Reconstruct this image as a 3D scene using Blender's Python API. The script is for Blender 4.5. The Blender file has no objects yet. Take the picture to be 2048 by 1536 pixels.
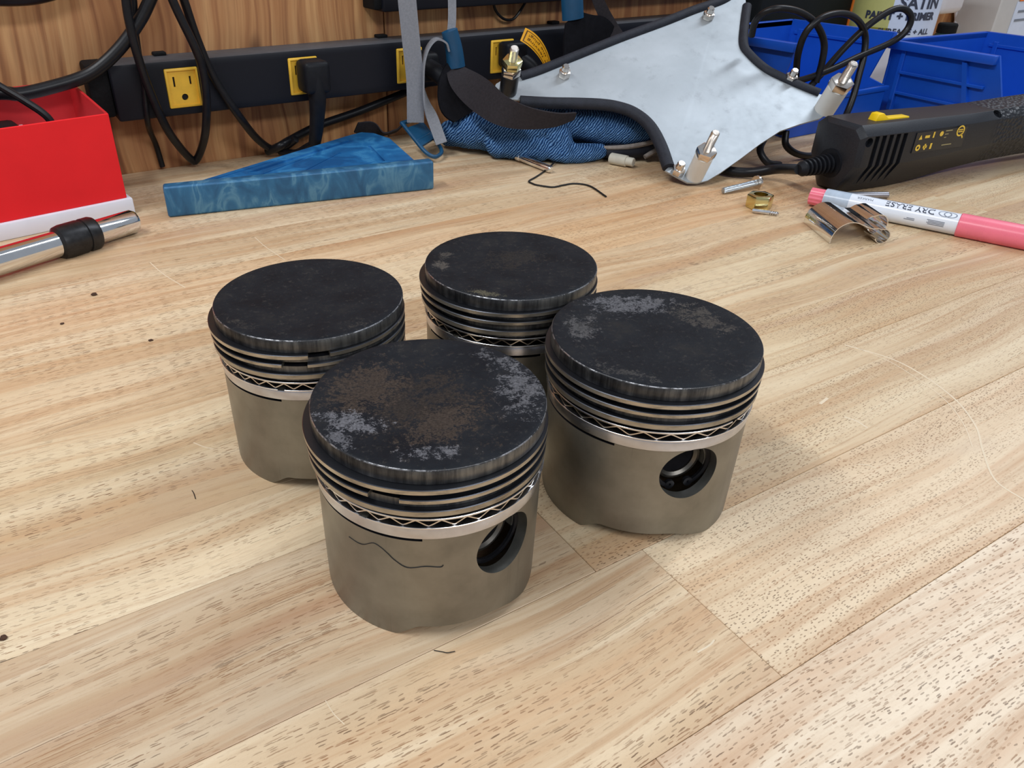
import bpy, bmesh, math, random
from mathutils import Vector, Matrix, noise as mnoise
random.seed(7)
PI = math.pi
S = bpy.context.scene
COL = S.collection

# ------------------------------------------------------------------ camera, world, lights, exposure
cam_d = bpy.data.cameras.new('camera')
cam = bpy.data.objects.new('camera', cam_d); COL.objects.link(cam)
cam_d.sensor_width = 36.0
cam_d.lens = 1521.5 / 2048 * 36.0
cam_d.shift_x = 128.9 / 2048
cam_d.shift_y = -47.23 / 2048
cam_d.clip_start = 0.01
cam.location = (0, 0, 0.2335)
cam.rotation_euler = (PI / 2 - 0.5346, 0, -PI / 6)
S.camera = cam

W = bpy.data.worlds.new('garage_light'); S.world = W; W.use_nodes = True
wn = W.node_tree.nodes; wl = W.node_tree.links
bg = wn['Background']
bg.inputs['Color'].default_value = (0.80, 0.88, 1.0, 1)
bg.inputs['Strength'].default_value = 0.36

def area(name, loc, target, sx, sy, power, col):
    d = bpy.data.lights.new(name, 'AREA'); d.shape = 'RECTANGLE'; d.size = sx; d.size_y = sy
    d.energy = power; d.color = col
    o = bpy.data.objects.new(name, d); COL.objects.link(o); o.location = loc
    o.rotation_euler = (Vector(target) - Vector(loc)).to_track_quat('-Z', 'Y').to_euler()
    return o
area('ceiling_tube_light', (-0.75, 0.40, 1.60), (0.1, 0.35, 0), 1.3, 0.16, 20, (0.96, 0.98, 1.0))
area('ceiling_tube_light', (1.7, 0.45, 1.65), (0.3, 0.2, 0), 0.16, 1.3, 15, (0.86, 0.92, 1.0))
area('ceiling_tube_light', (0.25, -1.15, 1.20), (0.3, 0.6, 0.1), 1.3, 0.20, 14.5, (0.95, 0.97, 1.0))
S.view_settings.view_transform = 'Standard'
S.view_settings.look = 'None'
S.view_settings.gamma = 1.0
S.view_settings.use_curve_mapping = False
S.view_settings.exposure = 0.0

# ------------------------------------------------------------------ helpers
def srgb(r, g, b):
    f = lambda c: (c / 255 / 12.92) if c / 255 <= 0.04045 else ((c / 255 + 0.055) / 1.055) ** 2.4
    return (f(r), f(g), f(b), 1.0)

class NT:
    def __init__(s, name):
        s.m = bpy.data.materials.new(name); s.m.use_nodes = True
        s.t = s.m.node_tree; s.b = s.t.nodes['Principled BSDF']
    def n(s, typ, **kw):
        nd = s.t.nodes.new(typ)
        for k, v in kw.items(): setattr(nd, k, v)
        return nd
    def l(s, a, b): s.t.links.new(a, b)
    def put(s, sock, v):
        if hasattr(v, 'is_output') or isinstance(v, bpy.types.NodeSocket): s.l(v, sock)
        else: sock.default_value = v
    def math(s, op, a, b=None, c=None, clamp=False):
        nd = s.n('ShaderNodeMath', operation=op); nd.use_clamp = clamp
        s.put(nd.inputs[0], a)
        if b is not None: s.put(nd.inputs[1], b)
        if c is not None: s.put(nd.inputs[2], c)
        return nd.outputs[0]
    def coords(s, scale=(1, 1, 1), rot=(0, 0, 0), rnd=False):
        tc = s.n('ShaderNodeTexCoord'); v = tc.outputs['Object']
        if rnd:
            oi = s.n('ShaderNodeObjectInfo')
            sc = s.n('ShaderNodeVectorMath', operation='SCALE'); sc.inputs[0].default_value = (7.3, 3.1, 5.7)
            s.l(oi.outputs['Random'], sc.inputs['Scale'])
            ad = s.n('ShaderNodeVectorMath', operation='ADD'); s.l(v, ad.inputs[0]); s.l(sc.outputs[0], ad.inputs[1]); v = ad.outputs[0]
        mp = s.n('ShaderNodeMapping'); s.l(v, mp.inputs[0])
        mp.inputs['Scale'].default_value = scale; mp.inputs['Rotation'].default_value = rot
        return mp.outputs[0]
    def noise(s, vec, scale=5, detail=4, rough=0.55, dist=0.0):
        nd = s.n('ShaderNodeTexNoise'); s.l(vec, nd.inputs['Vector'])
        nd.inputs['Scale'].default_value = scale; nd.inputs['Detail'].default_value = detail
        nd.inputs['Roughness'].default_value = rough; nd.inputs['Distortion'].default_value = dist
        return nd.outputs['Fac']
    def ramp(s, fac, stops):
        nd = s.n('ShaderNodeValToRGB'); s.l(fac, nd.inputs[0]); e = nd.color_ramp.elements
        while len(e) < len(stops): e.new(0.5)
        for i, (p, c) in enumerate(stops):
            e[i].position = p; e[i].color = c if len(c) == 4 else (*c, 1)
        return nd.outputs[0]
    def step(s, v, a, b):
        nd = s.n('ShaderNodeMapRange', interpolation_type='SMOOTHSTEP'); s.l(v, nd.inputs[0])
        nd.inputs[1].default_value = a; nd.inputs[2].default_value = b
        return nd.outputs[0]
    def mix(s, f, a, b, mode='MIX'):
        nd = s.n('ShaderNodeMix', data_type='RGBA', blend_type=mode)
        s.put(nd.inputs[0], f); s.put(nd.inputs[6], a); s.put(nd.inputs[7], b)
        return nd.outputs[2]
    def bump(s, h, strength=0.3, dist=0.001, normal=None):
        nd = s.n('ShaderNodeBump'); s.l(h, nd.inputs['Height'])
        nd.inputs['Strength'].default_value = strength; nd.inputs['Distance'].default_value = dist
        if normal is not None: s.l(normal, nd.inputs['Normal'])
        s.l(nd.outputs[0], s.b.inputs['Normal']); return nd.outputs[0]
    def set(s, **kw):
        for k, v in kw.items(): s.put(s.b.inputs[k.replace('_', ' ')], v)

def simple(name, col, rough=0.5, metal=0.0, var=0.12, nscale=60, bumps=0.0, bdist=0.0005, coat=0.0, spec=0.5, rvar=0.1):
    """plain surface with a little procedural mottling in colour and gloss"""
    t = NT(name); v = t.coords()
    nz = t.noise(v, nscale, 5, 0.6)
    dark = tuple(c * (1 - var) for c in col[:3]) + (1,)
    lite = tuple(min(1, c * (1 + var)) for c in col[:3]) + (1,)
    t.set(Base_Color=t.ramp(nz, [(0.3, dark), (0.7, lite)]), Metallic=metal)
    t.set(Roughness=t.math('ADD', t.math('MULTIPLY', t.math('SUBTRACT', nz, 0.5), rvar), rough))
    t.b.inputs['Specular IOR Level'].default_value = spec
    if coat: t.b.inputs['Coat Weight'].default_value = coat; t.b.inputs['Coat Roughness'].default_value = 0.1
    if bumps: t.bump(t.noise(v, nscale * 6, 3), bumps, bdist)
    return t.m

def link(o, parent=None):
    COL.objects.link(o)
    if parent is not None: o.parent = parent
    return o

def mesh(name, verts, faces, mat, parent=None, smooth=True, loc=None, rot=None, mats=None, fm=None, angle=None):
    me = bpy.data.meshes.new(name); me.from_pydata([tuple(v) for v in verts], [], faces); me.update()
    bm = bmesh.new(); bm.from_mesh(me); bmesh.ops.recalc_face_normals(bm, faces=bm.faces); bm.to_mesh(me); bm.free()
    return finish(name, me, mat, parent, smooth, loc, rot, mats, fm, angle)

def finish(name, me, mat, parent=None, smooth=True, loc=None, rot=None, mats=None, fm=None, angle=None):
    for m in (mats or [mat]): me.materials.append(m)
    if fm:
        for p, i in zip(me.polygons, fm): p.material_index = i
    if smooth:
        me.shade_smooth()
        if angle is not False:
            me.set_sharp_from_angle(angle=math.radians(angle or 35))
    o = bpy.data.objects.new(name, me); link(o, parent)
    if loc is not None: o.location = loc
    if rot is not None: o.rotation_euler = rot
    return o

def empty(name, label, cat, loc=(0, 0, 0), rz=0.0, group=None):
    o = bpy.data.objects.new(name, None); o.empty_display_size = 0.01; link(o)
    o.location = loc; o.rotation_euler = (0, 0, rz); tag(o, label, cat, group); return o

def tag(o, label, cat, group=None):
    o['label'] = label; o['category'] = cat
    if group: o['group'] = group
    return o

def merge(*ms):
    V, F = [], []
    for v, f in ms:
        k = len(V); V += list(v); F += [[i + k for i in q] for q in f]
    return V, F

def bm_data(bm):
    bm.verts.index_update()
    r = ([v.co.copy() for v in bm.verts], [[v.index for v in f.verts] for f in bm.faces]); bm.free(); return r

def box(x0, x1, y0, y1, z0, z1, bev=0.0, seg=2):
    bm = bmesh.new(); bmesh.ops.create_cube(bm, size=1.0)
    for v in bm.verts:
        v.co = Vector(((x0 + x1) / 2 + v.co.x * (x1 - x0), (y0 + y1) / 2 + v.co.y * (y1 - y0), (z0 + z1) / 2 + v.co.z * (z1 - z0)))
    if bev: bmesh.ops.bevel(bm, geom=bm.edges[:], offset=bev, segments=seg, profile=0.5, affect='EDGES')
    return bm_data(bm)

def prism(poly, z0, z1, bev=0.0, seg=2):
    bm = bmesh.new()
    vs = [bm.verts.new((p[0], p[1], z0)) for p in poly]
    f = bm.faces.new(vs)
    r = bmesh.ops.extrude_face_region(bm, geom=[f])
    for e in r['geom']:
        if isinstance(e, bmesh.types.BMVert): e.co.z = z1
    bmesh.ops.recalc_face_normals(bm, faces=bm.faces)
    if bev: bmesh.ops.bevel(bm, geom=bm.edges[:], offset=bev, segments=seg, profile=0.5, affect='EDGES')
    return bm_data(bm)

def lathe(prof, seg=48, closed=True, cap=True):
    """prof: [(r, z)] ; closed => profile loop is a closed ring section"""
    V, F = [], []
    n = len(prof)
    for r, z in prof:
        for i in range(seg):
            a = 2 * PI * i / seg; V.append((r * math.cos(a), r * math.sin(a), z))
    rng = range(n) if closed else range(n - 1)
    for k in rng:
        k2 = (k + 1) % n
        for i in range(seg):
            j = (i + 1) % seg
            F.append([k * seg + i, k * seg + j, k2 * seg + j, k2 * seg + i])
    if not closed and cap:
        F.append(list(range(seg))[::-1]); F.append([(n - 1) * seg + i for i in range(seg)])
    return V, F

def catmull(pts, sub=6):
    P = [Vector(p) for p in pts]; out = []
    for i in range(len(P) - 1):
        p0 = P[i - 1] if i else P[0] * 2 - P[1]; p1, p2 = P[i], P[i + 1]
        p3 = P[i + 2] if i + 2 < len(P) else P[-1] * 2 - P[-2]
        for k in range(sub):
            t = k / sub
            out.append(0.5 * ((2 * p1) + (-p0 + p2) * t + (2 * p0 - 5 * p1 + 4 * p2 - p3) * t * t + (-p0 + 3 * p1 - 3 * p2 + p3) * t ** 3))
    out.append(P[-1]); return out

def tube(pts, r, seg=12, sub=6, flat=1.0, up=None):
    """round (or flattened) tube through points; r may be a list per control point"""
    C = catmull(pts, sub) if sub > 1 else [Vector(p) for p in pts]
    n = len(C); rad = []
    for i in range(n):
        if isinstance(r, (list, tuple)):
            u = i / (n - 1) * (len(r) - 1); k = min(int(u), len(r) - 2); rad.append(r[k] + (r[k + 1] - r[k]) * (u - k))
        else: rad.append(r)
    V, F = [], []
    T0 = (C[1] - C[0]).normalized()
    N = Vector(up) if up else (Vector((0, 0, 1)) if abs(T0.z) < 0.9 else Vector((1, 0, 0)))
    for i in range(n):
        T = (C[min(i + 1, n - 1)] - C[max(i - 1, 0)]).normalized()
        if up: N = Vector(up)
        N = (N - T * N.dot(T)).normalized(); B = T.cross(N)
        for k in range(seg):
            a = 2 * PI * k / seg; V.append(C[i] + (B * math.cos(a) + N * math.sin(a) * flat) * rad[i])
    for i in range(n - 1):
        for k in range(seg):
            j = (k + 1) % seg; F.append([i * seg + k, i * seg + j, (i + 1) * seg + j, (i + 1) * seg + k])
    F.append(list(range(seg))[::-1]); F.append([(n - 1) * seg + k for k in range(seg)])
    return V, F

def ribbon(pts, wdirs, width, thick, sub=6):
    """flat webbing along points; wdirs = one direction or one per point"""
    if not isinstance(wdirs[0], (tuple, list, Vector)): wdirs = [wdirs] * len(pts)
    if not isinstance(width, (list, tuple)): width = [width] * len(pts)
    C = catmull(pts, sub); Wd = catmull(wdirs, sub); Wi = [c.x for c in catmull([(w, 0, 0) for w in width], sub)]
    V, F = [], []; n = len(C)
    for i in range(n):
        T = (C[min(i + 1, n - 1)] - C[max(i - 1, 0)]).normalized()
        w = Wd[i]; w = (w - T * w.dot(T)).normalized(); nn = T.cross(w)
        a, b = w * Wi[i] / 2, nn * thick / 2
        V += [C[i] - a - b, C[i] + a - b, C[i] + a + b, C[i] - a + b]
    for i in range(n - 1):
        for k in range(4):
            j = (k + 1) % 4; F.append([i * 4 + k, i * 4 + j, i * 4 + 4 + j, i * 4 + 4 + k])
    F.append([3, 2, 1, 0]); F.append([(n - 1) * 4 + k for k in range(4)])
    return V, F

def xform(d, M):
    V, F = d; return [M @ Vector(v) for v in V], F

def frame(o, x, z):
    """matrix with local x along x, local z near z"""
    x = Vector(x).normalized(); z = Vector(z); z = (z - x * z.dot(x)).normalized(); y = z.cross(x)
    M = Matrix((x, y, z)).transposed().to_4x4(); M.translation = Vector(o); return M

def zframe(o, z, x=(1, 0, 0)):
    z = Vector(z).normalized(); x = Vector(x); x = (x - z * x.dot(z)).normalized(); y = z.cross(x)
    M = Matrix((x, y, z)).transposed().to_4x4(); M.translation = Vector(o); return M

def rod(a, b, prof, seg=32):
    """lathe whose axis runs a -> b; prof [(r, s)] with s in metres from a"""
    a, b = Vector(a), Vector(b)
    return xform(lathe(prof, seg, closed=False), zframe(a, b - a, (0, 0, 1)))

def text_data(s, size, bold=0.0, align='CENTER', extr=0.0, sx=1.0):
    c = bpy.data.curves.new('lettering', 'FONT'); c.body = s; c.size = size; c.align_x = align; c.align_y = 'CENTER'
    c.offset = bold; c.extrude = extr; c.resolution_u = 3
    o = bpy.data.objects.new('lettering', c); COL.objects.link(o)
    dg = bpy.context.evaluated_depsgraph_get(); me = o.evaluated_get(dg).to_mesh()
    V = [Vector((v.co.x * sx, v.co.y, v.co.z)) for v in me.vertices]; F = [list(p.vertices) for p in me.polygons]
    o.evaluated_get(dg).to_mesh_clear(); bpy.data.objects.remove(o); bpy.data.curves.remove(c)
    return V, F

def boolean_cut(me_data, cutters):
    """difference of one mesh and several cutters, done in memory"""
    def tmp(d):
        me = bpy.data.meshes.new('work'); me.from_pydata([tuple(v) for v in d[0]], [], d[1])
        bm = bmesh.new(); bm.from_mesh(me); bmesh.ops.recalc_face_normals(bm, faces=bm.faces); bm.to_mesh(me); bm.free()
        o = bpy.data.objects.new('work', me); COL.objects.link(o); return o
    a = tmp(me_data); cs = [tmp(c) for c in cutters]
    for c in cs:
        m = a.modifiers.new('cut', 'BOOLEAN'); m.operation = 'DIFFERENCE'; m.object = c; m.solver = 'EXACT'
    dg = bpy.context.evaluated_depsgraph_get()
    me = bpy.data.meshes.new_from_object(a.evaluated_get(dg))
    for o in cs + [a]: bpy.data.objects.remove(o)
    me.materials.clear()
    return me

# ------------------------------------------------------------------ measured paths in metres (x along the wall, y towards it, z up)
CORD = {
    'CORD_A': [(0.175, 0.777, 0.215), (0.16, 0.777, 0.19), (0.1434, 0.777, 0.1647), (0.1318, 0.777, 0.149), (0.1128, 0.777, 0.1295), (0.0927, 0.777, 0.1143), (0.074, 0.777, 0.1054), (0.0461, 0.777, 0.0995), (0.0215, 0.777, 0.0965), (0.0067, 0.777, 0.0988), (-0.04, 0.777, 0.102), (-0.1, 0.777, 0.12)],
    'CORD_B': [(0.128, 0.77, 0.2), (0.1224, 0.772, 0.166), (0.1217, 0.772, 0.1419), (0.1232, 0.773, 0.1209), (0.1275, 0.777, 0.0939), (0.1378, 0.785, 0.0546), (0.1501, 0.8, 0.0293), (0.163, 0.815, 0.0101), (0.1677, 0.816, 0.0087), (0.1727, 0.805, 0.0221), (0.1752, 0.785, 0.0443), (0.1788, 0.776, 0.0753), (0.1783, 0.771, 0.1036), (0.1737, 0.767, 0.1243), (0.1607, 0.767, 0.1647), (0.155, 0.767, 0.2)],
    'CORD_B2': [(0.133, 0.78, 0.2), (0.1307, 0.782, 0.1648), (0.1279, 0.784, 0.1444), (0.1265, 0.7855, 0.1189), (0.1259, 0.786, 0.0926), (0.1234, 0.789, 0.0626), (0.1267, 0.808, 0.0454), (0.1323, 0.824, 0.0272), (0.1349, 0.826, 0.0041)],
    'CORD_C': [(0.165, 0.774, 0.2), (0.1727, 0.776, 0.1634), (0.1801, 0.78, 0.1287), (0.1914, 0.7825, 0.0916), (0.2114, 0.785, 0.0533), (0.2313, 0.802, 0.0254), (0.2493, 0.812, 0.0101), (0.2641, 0.81, 0.0118), (0.2728, 0.8, 0.0205)],
    'CORD_D': [(0.2443, 0.815, 0.0074), (0.2542, 0.8, 0.0155), (0.268, 0.806, 0.0187), (0.306, 0.812, 0.0289), (0.3562, 0.815, 0.0379), (0.4125, 0.815, 0.0518), (0.4386, 0.812, 0.0598), (0.4518, 0.8, 0.0671)],
    'CORD_TOP': [(0.0058, 0.8, 0.1737), (0.0274, 0.8, 0.1712), (0.0502, 0.8, 0.171), (0.0715, 0.8, 0.1748), (0.0967, 0.8, 0.1828)],
    'THIN_LOOP': [(0.5372, 0.825, 0.1426), (0.5425, 0.825, 0.1305), (0.5543, 0.825, 0.1212), (0.5674, 0.825, 0.1204), (0.5771, 0.825, 0.1287), (0.5852, 0.825, 0.1393)],
    'PLATE': [(0.4537, 0.6894, 0.0734), (0.4589, 0.6937, 0.0772), (0.4677, 0.695, 0.0801), (0.4806, 0.6907, 0.0811), (0.507, 0.6877, 0.0863), (0.5353, 0.6867, 0.0931), (0.5642, 0.6857, 0.1001), (0.6137, 0.684, 0.112), (0.6735, 0.6797, 0.1251), (0.7154, 0.6776, 0.1348), (0.7511, 0.6758, 0.1431), (0.7764, 0.6785, 0.1512), (0.7866, 0.6728, 0.1506), (0.7707, 0.6527, 0.1353), (0.7531, 0.6374, 0.1221), (0.7327, 0.6166, 0.1052), (0.7295, 0.6017, 0.096), (0.7325, 0.5812, 0.0853), (0.7396, 0.5655, 0.0783), (0.7516, 0.5476, 0.0714), (0.7614, 0.5315, 0.065), (0.7689, 0.5264, 0.0641), (0.7677, 0.5166, 0.0583), (0.7579, 0.5098, 0.0519), (0.7413, 0.5079, 0.0465), (0.7172, 0.5124, 0.0428), (0.6921, 0.5156, 0.0381), (0.6625, 0.5135, 0.0292), (0.6321, 0.5097, 0.0191), (0.6032, 0.5068, 0.01), (0.5865, 0.5061, 0.0053), (0.5757, 0.5085, 0.0038), (0.5671, 0.5134, 0.0043), (0.5606, 0.5245, 0.0088), (0.5555, 0.5338, 0.0127), (0.5647, 0.5358, 0.0163), (0.5733, 0.5598, 0.0319), (0.5761, 0.5836, 0.0459), (0.571, 0.602, 0.0549), (0.5566, 0.6171, 0.0597), (0.5214, 0.6392, 0.0629), (0.4709, 0.666, 0.0648), (0.4598, 0.6728, 0.0657), (0.4545, 0.6808, 0.0688)],
    'TRIM1': [(0.4864, 0.69, 0.0822), (0.507, 0.6877, 0.0863), (0.5353, 0.6867, 0.0931), (0.5642, 0.6857, 0.1001), (0.6137, 0.684, 0.112), (0.6739, 0.6803, 0.1255), (0.7163, 0.6788, 0.1357), (0.7511, 0.6758, 0.1431), (0.7764, 0.6785, 0.1512)],
    'TRIM2': [(0.7753, 0.6569, 0.1388), (0.7536, 0.6372, 0.1221), (0.7332, 0.6163, 0.1052), (0.73, 0.6015, 0.096), (0.7325, 0.5812, 0.0853), (0.7401, 0.566, 0.0787), (0.7516, 0.5476, 0.0714), (0.7634, 0.5312, 0.0653)],
    'TRIM3': [(0.4699, 0.6645, 0.0637), (0.4969, 0.6492, 0.0621), (0.52, 0.6372, 0.0614), (0.5428, 0.6246, 0.0603), (0.5574, 0.614, 0.0581), (0.5685, 0.6005, 0.0535), (0.5737, 0.5821, 0.0445), (0.5699, 0.5595, 0.0309), (0.5607, 0.5348, 0.0146)],
    'B_LEFT': (0.4652, 0.6803, 0.0713),
    'B_BOT': (0.578, 0.5158, 0.0085),
    'B_RIGHT': (0.7539, 0.5138, 0.0531),
    'S1': (0.5293, 0.6705, 0.0824),
    'S2': (0.7218, 0.6635, 0.1286),
    'S3': (0.5653, 0.5264, 0.0111),
    'S4': (0.7472, 0.5582, 0.0762),
    'NORMAL': (-0.2212, -0.4765, 0.8509),
    'GUN_LOOP_A': [(0.7238, 0.6, 0.1169), (0.7192, 0.595, 0.131), (0.7181, 0.585, 0.1412), (0.729, 0.575, 0.1458), (0.7554, 0.57, 0.1411), (0.7788, 0.565, 0.1291), (0.7952, 0.562, 0.11), (0.797, 0.56, 0.0897), (0.7948, 0.56, 0.0689)],
    'GUN_LOOP_B': [(0.78, 0.575, 0.0706), (0.7672, 0.57, 0.0983), (0.7655, 0.565, 0.1216), (0.7802, 0.56, 0.1358), (0.8121, 0.56, 0.138), (0.8409, 0.56, 0.1299), (0.8613, 0.56, 0.1134), (0.8613, 0.555, 0.0931), (0.854, 0.55, 0.0731), (0.846, 0.545, 0.0503), (0.8331, 0.54, 0.0306), (0.8066, 0.53, 0.0081), (0.7659, 0.52, 0.0021), (0.7353, 0.52, 0.0074), (0.7195, 0.525, 0.018), (0.7212, 0.53, 0.0314)],
    'GUN_LOOP_C': [(0.7186, 0.535, 0.0291), (0.7482, 0.55, 0.0437), (0.7831, 0.56, 0.0621), (0.8126, 0.565, 0.0798), (0.8384, 0.565, 0.1014), (0.8616, 0.56, 0.1226), (0.8877, 0.555, 0.1369), (0.9047, 0.55, 0.1385), (0.9142, 0.545, 0.1298), (0.912, 0.545, 0.116), (0.8961, 0.55, 0.1038), (0.8544, 0.555, 0.0926), (0.8142, 0.56, 0.0804), (0.7814, 0.565, 0.0731), (0.7598, 0.57, 0.0706)],
    'GUN_LOOP_D': [(0.696, 0.535, 0.0267), (0.6793, 0.525, 0.0181), (0.6823, 0.515, 0.007), (0.6965, 0.51, 0.0036)],
    'GUN_CORD': [(0.6906, 0.4802, 0.013), (0.6517, 0.4789, 0.014), (0.6401, 0.5009, 0.0065), (0.6263, 0.5207, 0.006), (0.6403, 0.5541, 0.006)],
    'STRAP1': [(0.3854, 0.75, 0.1737), (0.386, 0.75, 0.1556), (0.3894, 0.75, 0.118), (0.3931, 0.75, 0.0782), (0.3927, 0.75, 0.0341)],
    'STRAP2': [(0.4093, 0.722, 0.0155), (0.4074, 0.735, 0.0354), (0.4023, 0.742, 0.0556), (0.4, 0.745, 0.0759), (0.401, 0.745, 0.0958), (0.4066, 0.745, 0.1101), (0.4162, 0.745, 0.1177), (0.4253, 0.742, 0.1145), (0.4289, 0.742, 0.1064)],
    'STRAP3': [(0.4365, 0.748, 0.1674), (0.4372, 0.748, 0.1534), (0.4361, 0.746, 0.1347), (0.4331, 0.744, 0.1181)],
    'DARK': [(0.4364, 0.742, 0.0883), (0.4339, 0.72, 0.0793), (0.4339, 0.685, 0.0701), (0.4391, 0.655, 0.0603), (0.4596, 0.64, 0.0531), (0.4884, 0.628, 0.0502), (0.5138, 0.628, 0.0513)],
    'DARK2': [(0.4388, 0.742, 0.0906), (0.4348, 0.735, 0.0742), (0.4358, 0.73, 0.0543), (0.4405, 0.725, 0.0405)],
    'DARK3': [(0.594, 0.745, 0.1283), (0.6025, 0.742, 0.115), (0.6127, 0.74, 0.1012), (0.6207, 0.74, 0.0842), (0.6269, 0.74, 0.0641)],
    'STRAP4': [(0.619, 0.745, 0.1606), (0.6301, 0.742, 0.1398), (0.6427, 0.738, 0.121), (0.6532, 0.73, 0.105), (0.659, 0.72, 0.0949)],
    'SLEEVE2': [(0.5891, 0.745, 0.1617), (0.5949, 0.745, 0.1267)],
    'TAIL': [(0.3437, 0.8, 0.0242), (0.3607, 0.8, 0.0204), (0.3736, 0.795, 0.0143), (0.3871, 0.79, 0.0171), (0.395, 0.785, 0.0239)],
    'WCABLE': [(1.483, 0.825, 0.1146), (1.4994, 0.825, 0.0942), (1.5153, 0.825, 0.0773), (1.5159, 0.82, 0.0591), (1.4909, 0.81, 0.0437), (1.4589, 0.8, 0.0308)],
}

# ------------------------------------------------------------------ materials
def wood_mat():
    t = NT('bench_wood')
    at = t.n('ShaderNodeAttribute', attribute_type='OBJECT', attribute_name='tint')
    pl = t.n('ShaderNodeAttribute', attribute_type='OBJECT', attribute_name='pore')
    base = t.coords((1, 1, 1), rnd=True)
    # slow wander of the grain
    wob = t.n('ShaderNodeTexNoise'); t.l(base, wob.inputs['Vector']); wob.inputs['Scale'].default_value = 6; wob.inputs['Detail'].default_value = 1
    ws = t.n('ShaderNodeVectorMath', operation='SCALE'); t.l(wob.outputs['Color'], ws.inputs[0]); ws.inputs['Scale'].default_value = 0.022
    ad = t.n('ShaderNodeVectorMath', operation='ADD'); t.l(base, ad.inputs[0]); t.l(ws.outputs[0], ad.inputs[1])
    g = ad.outputs[0]
    def mp(sc):
        m = t.n('ShaderNodeMapping'); t.l(g, m.inputs[0]); m.inputs['Scale'].default_value = sc; return m.outputs[0]
    broad = t.noise(mp((2.0, 26, 1)), 1.0, 3, 0.55, 0.4)
    streak = t.noise(mp((5, 260, 1)), 1.0, 4, 0.65)
    fine = t.noise(mp((26, 900, 1)), 1.0, 2, 0.6)
    cream = (0.700, 0.565, 0.395, 1); tan = (0.585, 0.430, 0.275, 1); pink = (0.520, 0.345, 0.225, 1)
    c = t.ramp(broad, [(0.28, pink), (0.42, tan), (0.56, cream), (0.72, (0.75, 0.625, 0.455, 1))])
    mid = t.noise(mp((3.2, 95, 1)), 1.0, 3, 0.6, 0.5)
    c = t.mix(t.math('MULTIPLY', t.step(mid, 0.50, 0.66), 0.50), c, (0.545, 0.335, 0.185, 1))
    c = t.mix(t.math('MULTIPLY', t.math('SUBTRACT', 1.0, t.step(mid, 0.33, 0.46)), 0.45), c, (0.78, 0.67, 0.50, 1))
    c = t.mix(t.math('MULTIPLY', t.step(streak, 0.50, 0.72), 0.48), c, (0.43, 0.25, 0.13, 1))
    c = t.mix(t.math('MULTIPLY', t.step(fine, 0.45, 0.8), 0.20), c, (0.50, 0.33, 0.20, 1))
    c = t.mix(1.0, c, at.outputs['Color'], 'MULTIPLY')
    # open pores: short dashes, length set per plank
    def pores(sx, sy, thr, keep, seed):
        vec = t.n('ShaderNodeVectorMath', operation='MULTIPLY'); t.l(g, vec.inputs[0])
        cx = t.n('ShaderNodeCombineXYZ'); t.l(t.math('DIVIDE', sx, pl.outputs['Fac']), cx.inputs[0]); cx.inputs[1].default_value = sy; cx.inputs[2].default_value = 1
        t.l(cx.outputs[0], vec.inputs[1])
        sh = t.n('ShaderNodeVectorMath', operation='ADD'); t.l(vec.outputs[0], sh.inputs[0]); sh.inputs[1].default_value = (seed, seed * 1.7, 0)
        jn = t.n('ShaderNodeTexNoise'); t.l(base, jn.inputs['Vector']); jn.inputs['Scale'].default_value = 420; jn.inputs['Detail'].default_value = 2
        js = t.n('ShaderNodeVectorMath', operation='MULTIPLY_ADD'); t.l(jn.outputs['Color'], js.inputs[0]); js.inputs[1].default_value = (0.55, 0.55, 0); t.l(sh.outputs[0], js.inputs[2]); sh = js
        vo = t.n('ShaderNodeTexVoronoi', voronoi_dimensions='2D'); t.l(sh.outputs[0], vo.inputs['Vector']); vo.inputs['Scale'].default_value = 1; vo.inputs['Randomness'].default_value = 1
        d = t.math('SUBTRACT', 1.0, t.step(vo.outputs['Distance'], thr * 0.7, thr))
        sep = t.n('ShaderNodeSeparateColor'); t.l(vo.outputs['Color'], sep.inputs[0])
        k = t.step(sep.outputs[0], keep, keep + 0.1)
        k2 = t.math('ADD', 0.5, t.math('MULTIPLY', sep.outputs[1], 0.5))
        return t.math('MULTIPLY', t.math('MULTIPLY', d, k), k2)
    zone = t.noise(mp((5, 30, 1)), 1.0, 3, 0.6, 0.5)
    pz = t.step(zone, 0.36, 0.60)
    p1 = t.math('MULTIPLY', pores(185, 900, 0.25, 0.32, 0.0), pz)
    p2 = t.math('MULTIPLY', pores(80, 950, 0.22, 0.55, 11.3), t.math('ADD', 0.30, t.math('MULTIPLY', pz, 0.70)))
    zone2 = t.step(t.noise(mp((4, 46, 1)), 1.0, 2, 0.6, 0.3), 0.50, 0.66)
    p3 = t.math('MULTIPLY', pores(17, 1150, 0.22, 0.30, 23.7), t.math('MULTIPLY', zone2, t.step(pl.outputs['Fac'], 0.5, 1.2)))
    p = t.math('MAXIMUM', t.math('MAXIMUM', p1, p2), p3)
    pc = t.mix(t.step(streak, 0.35, 0.65), (0.095, 0.050, 0.024, 1), (0.30, 0.145, 0.062, 1))
    c = t.mix(t.math('MULTIPLY', p, 0.85), c, pc)
    # grey worn patches and thin pale scuffs
    c = t.mix(t.math('MULTIPLY', t.step(t.noise(mp((60, 420, 1)), 1.0, 4, 0.7), 0.50, 0.75), 0.30), c, (0.46, 0.31, 0.19, 1))
    spk = t.noise(t.coords((900, 1500, 1), rnd=True), 1.0, 3, 0.7)
    c = t.mix(t.math('MULTIPLY', t.step(spk, 0.55, 0.72), 0.16), c, (0.30, 0.19, 0.11, 1))
    wear = t.noise(t.coords((9, 11, 1), rnd=True), 1.0, 4, 0.6)
    c = t.mix(t.math('MULTIPLY', t.step(wear, 0.56, 0.75), 0.22), c, (0.50, 0.42, 0.34, 1))
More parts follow.
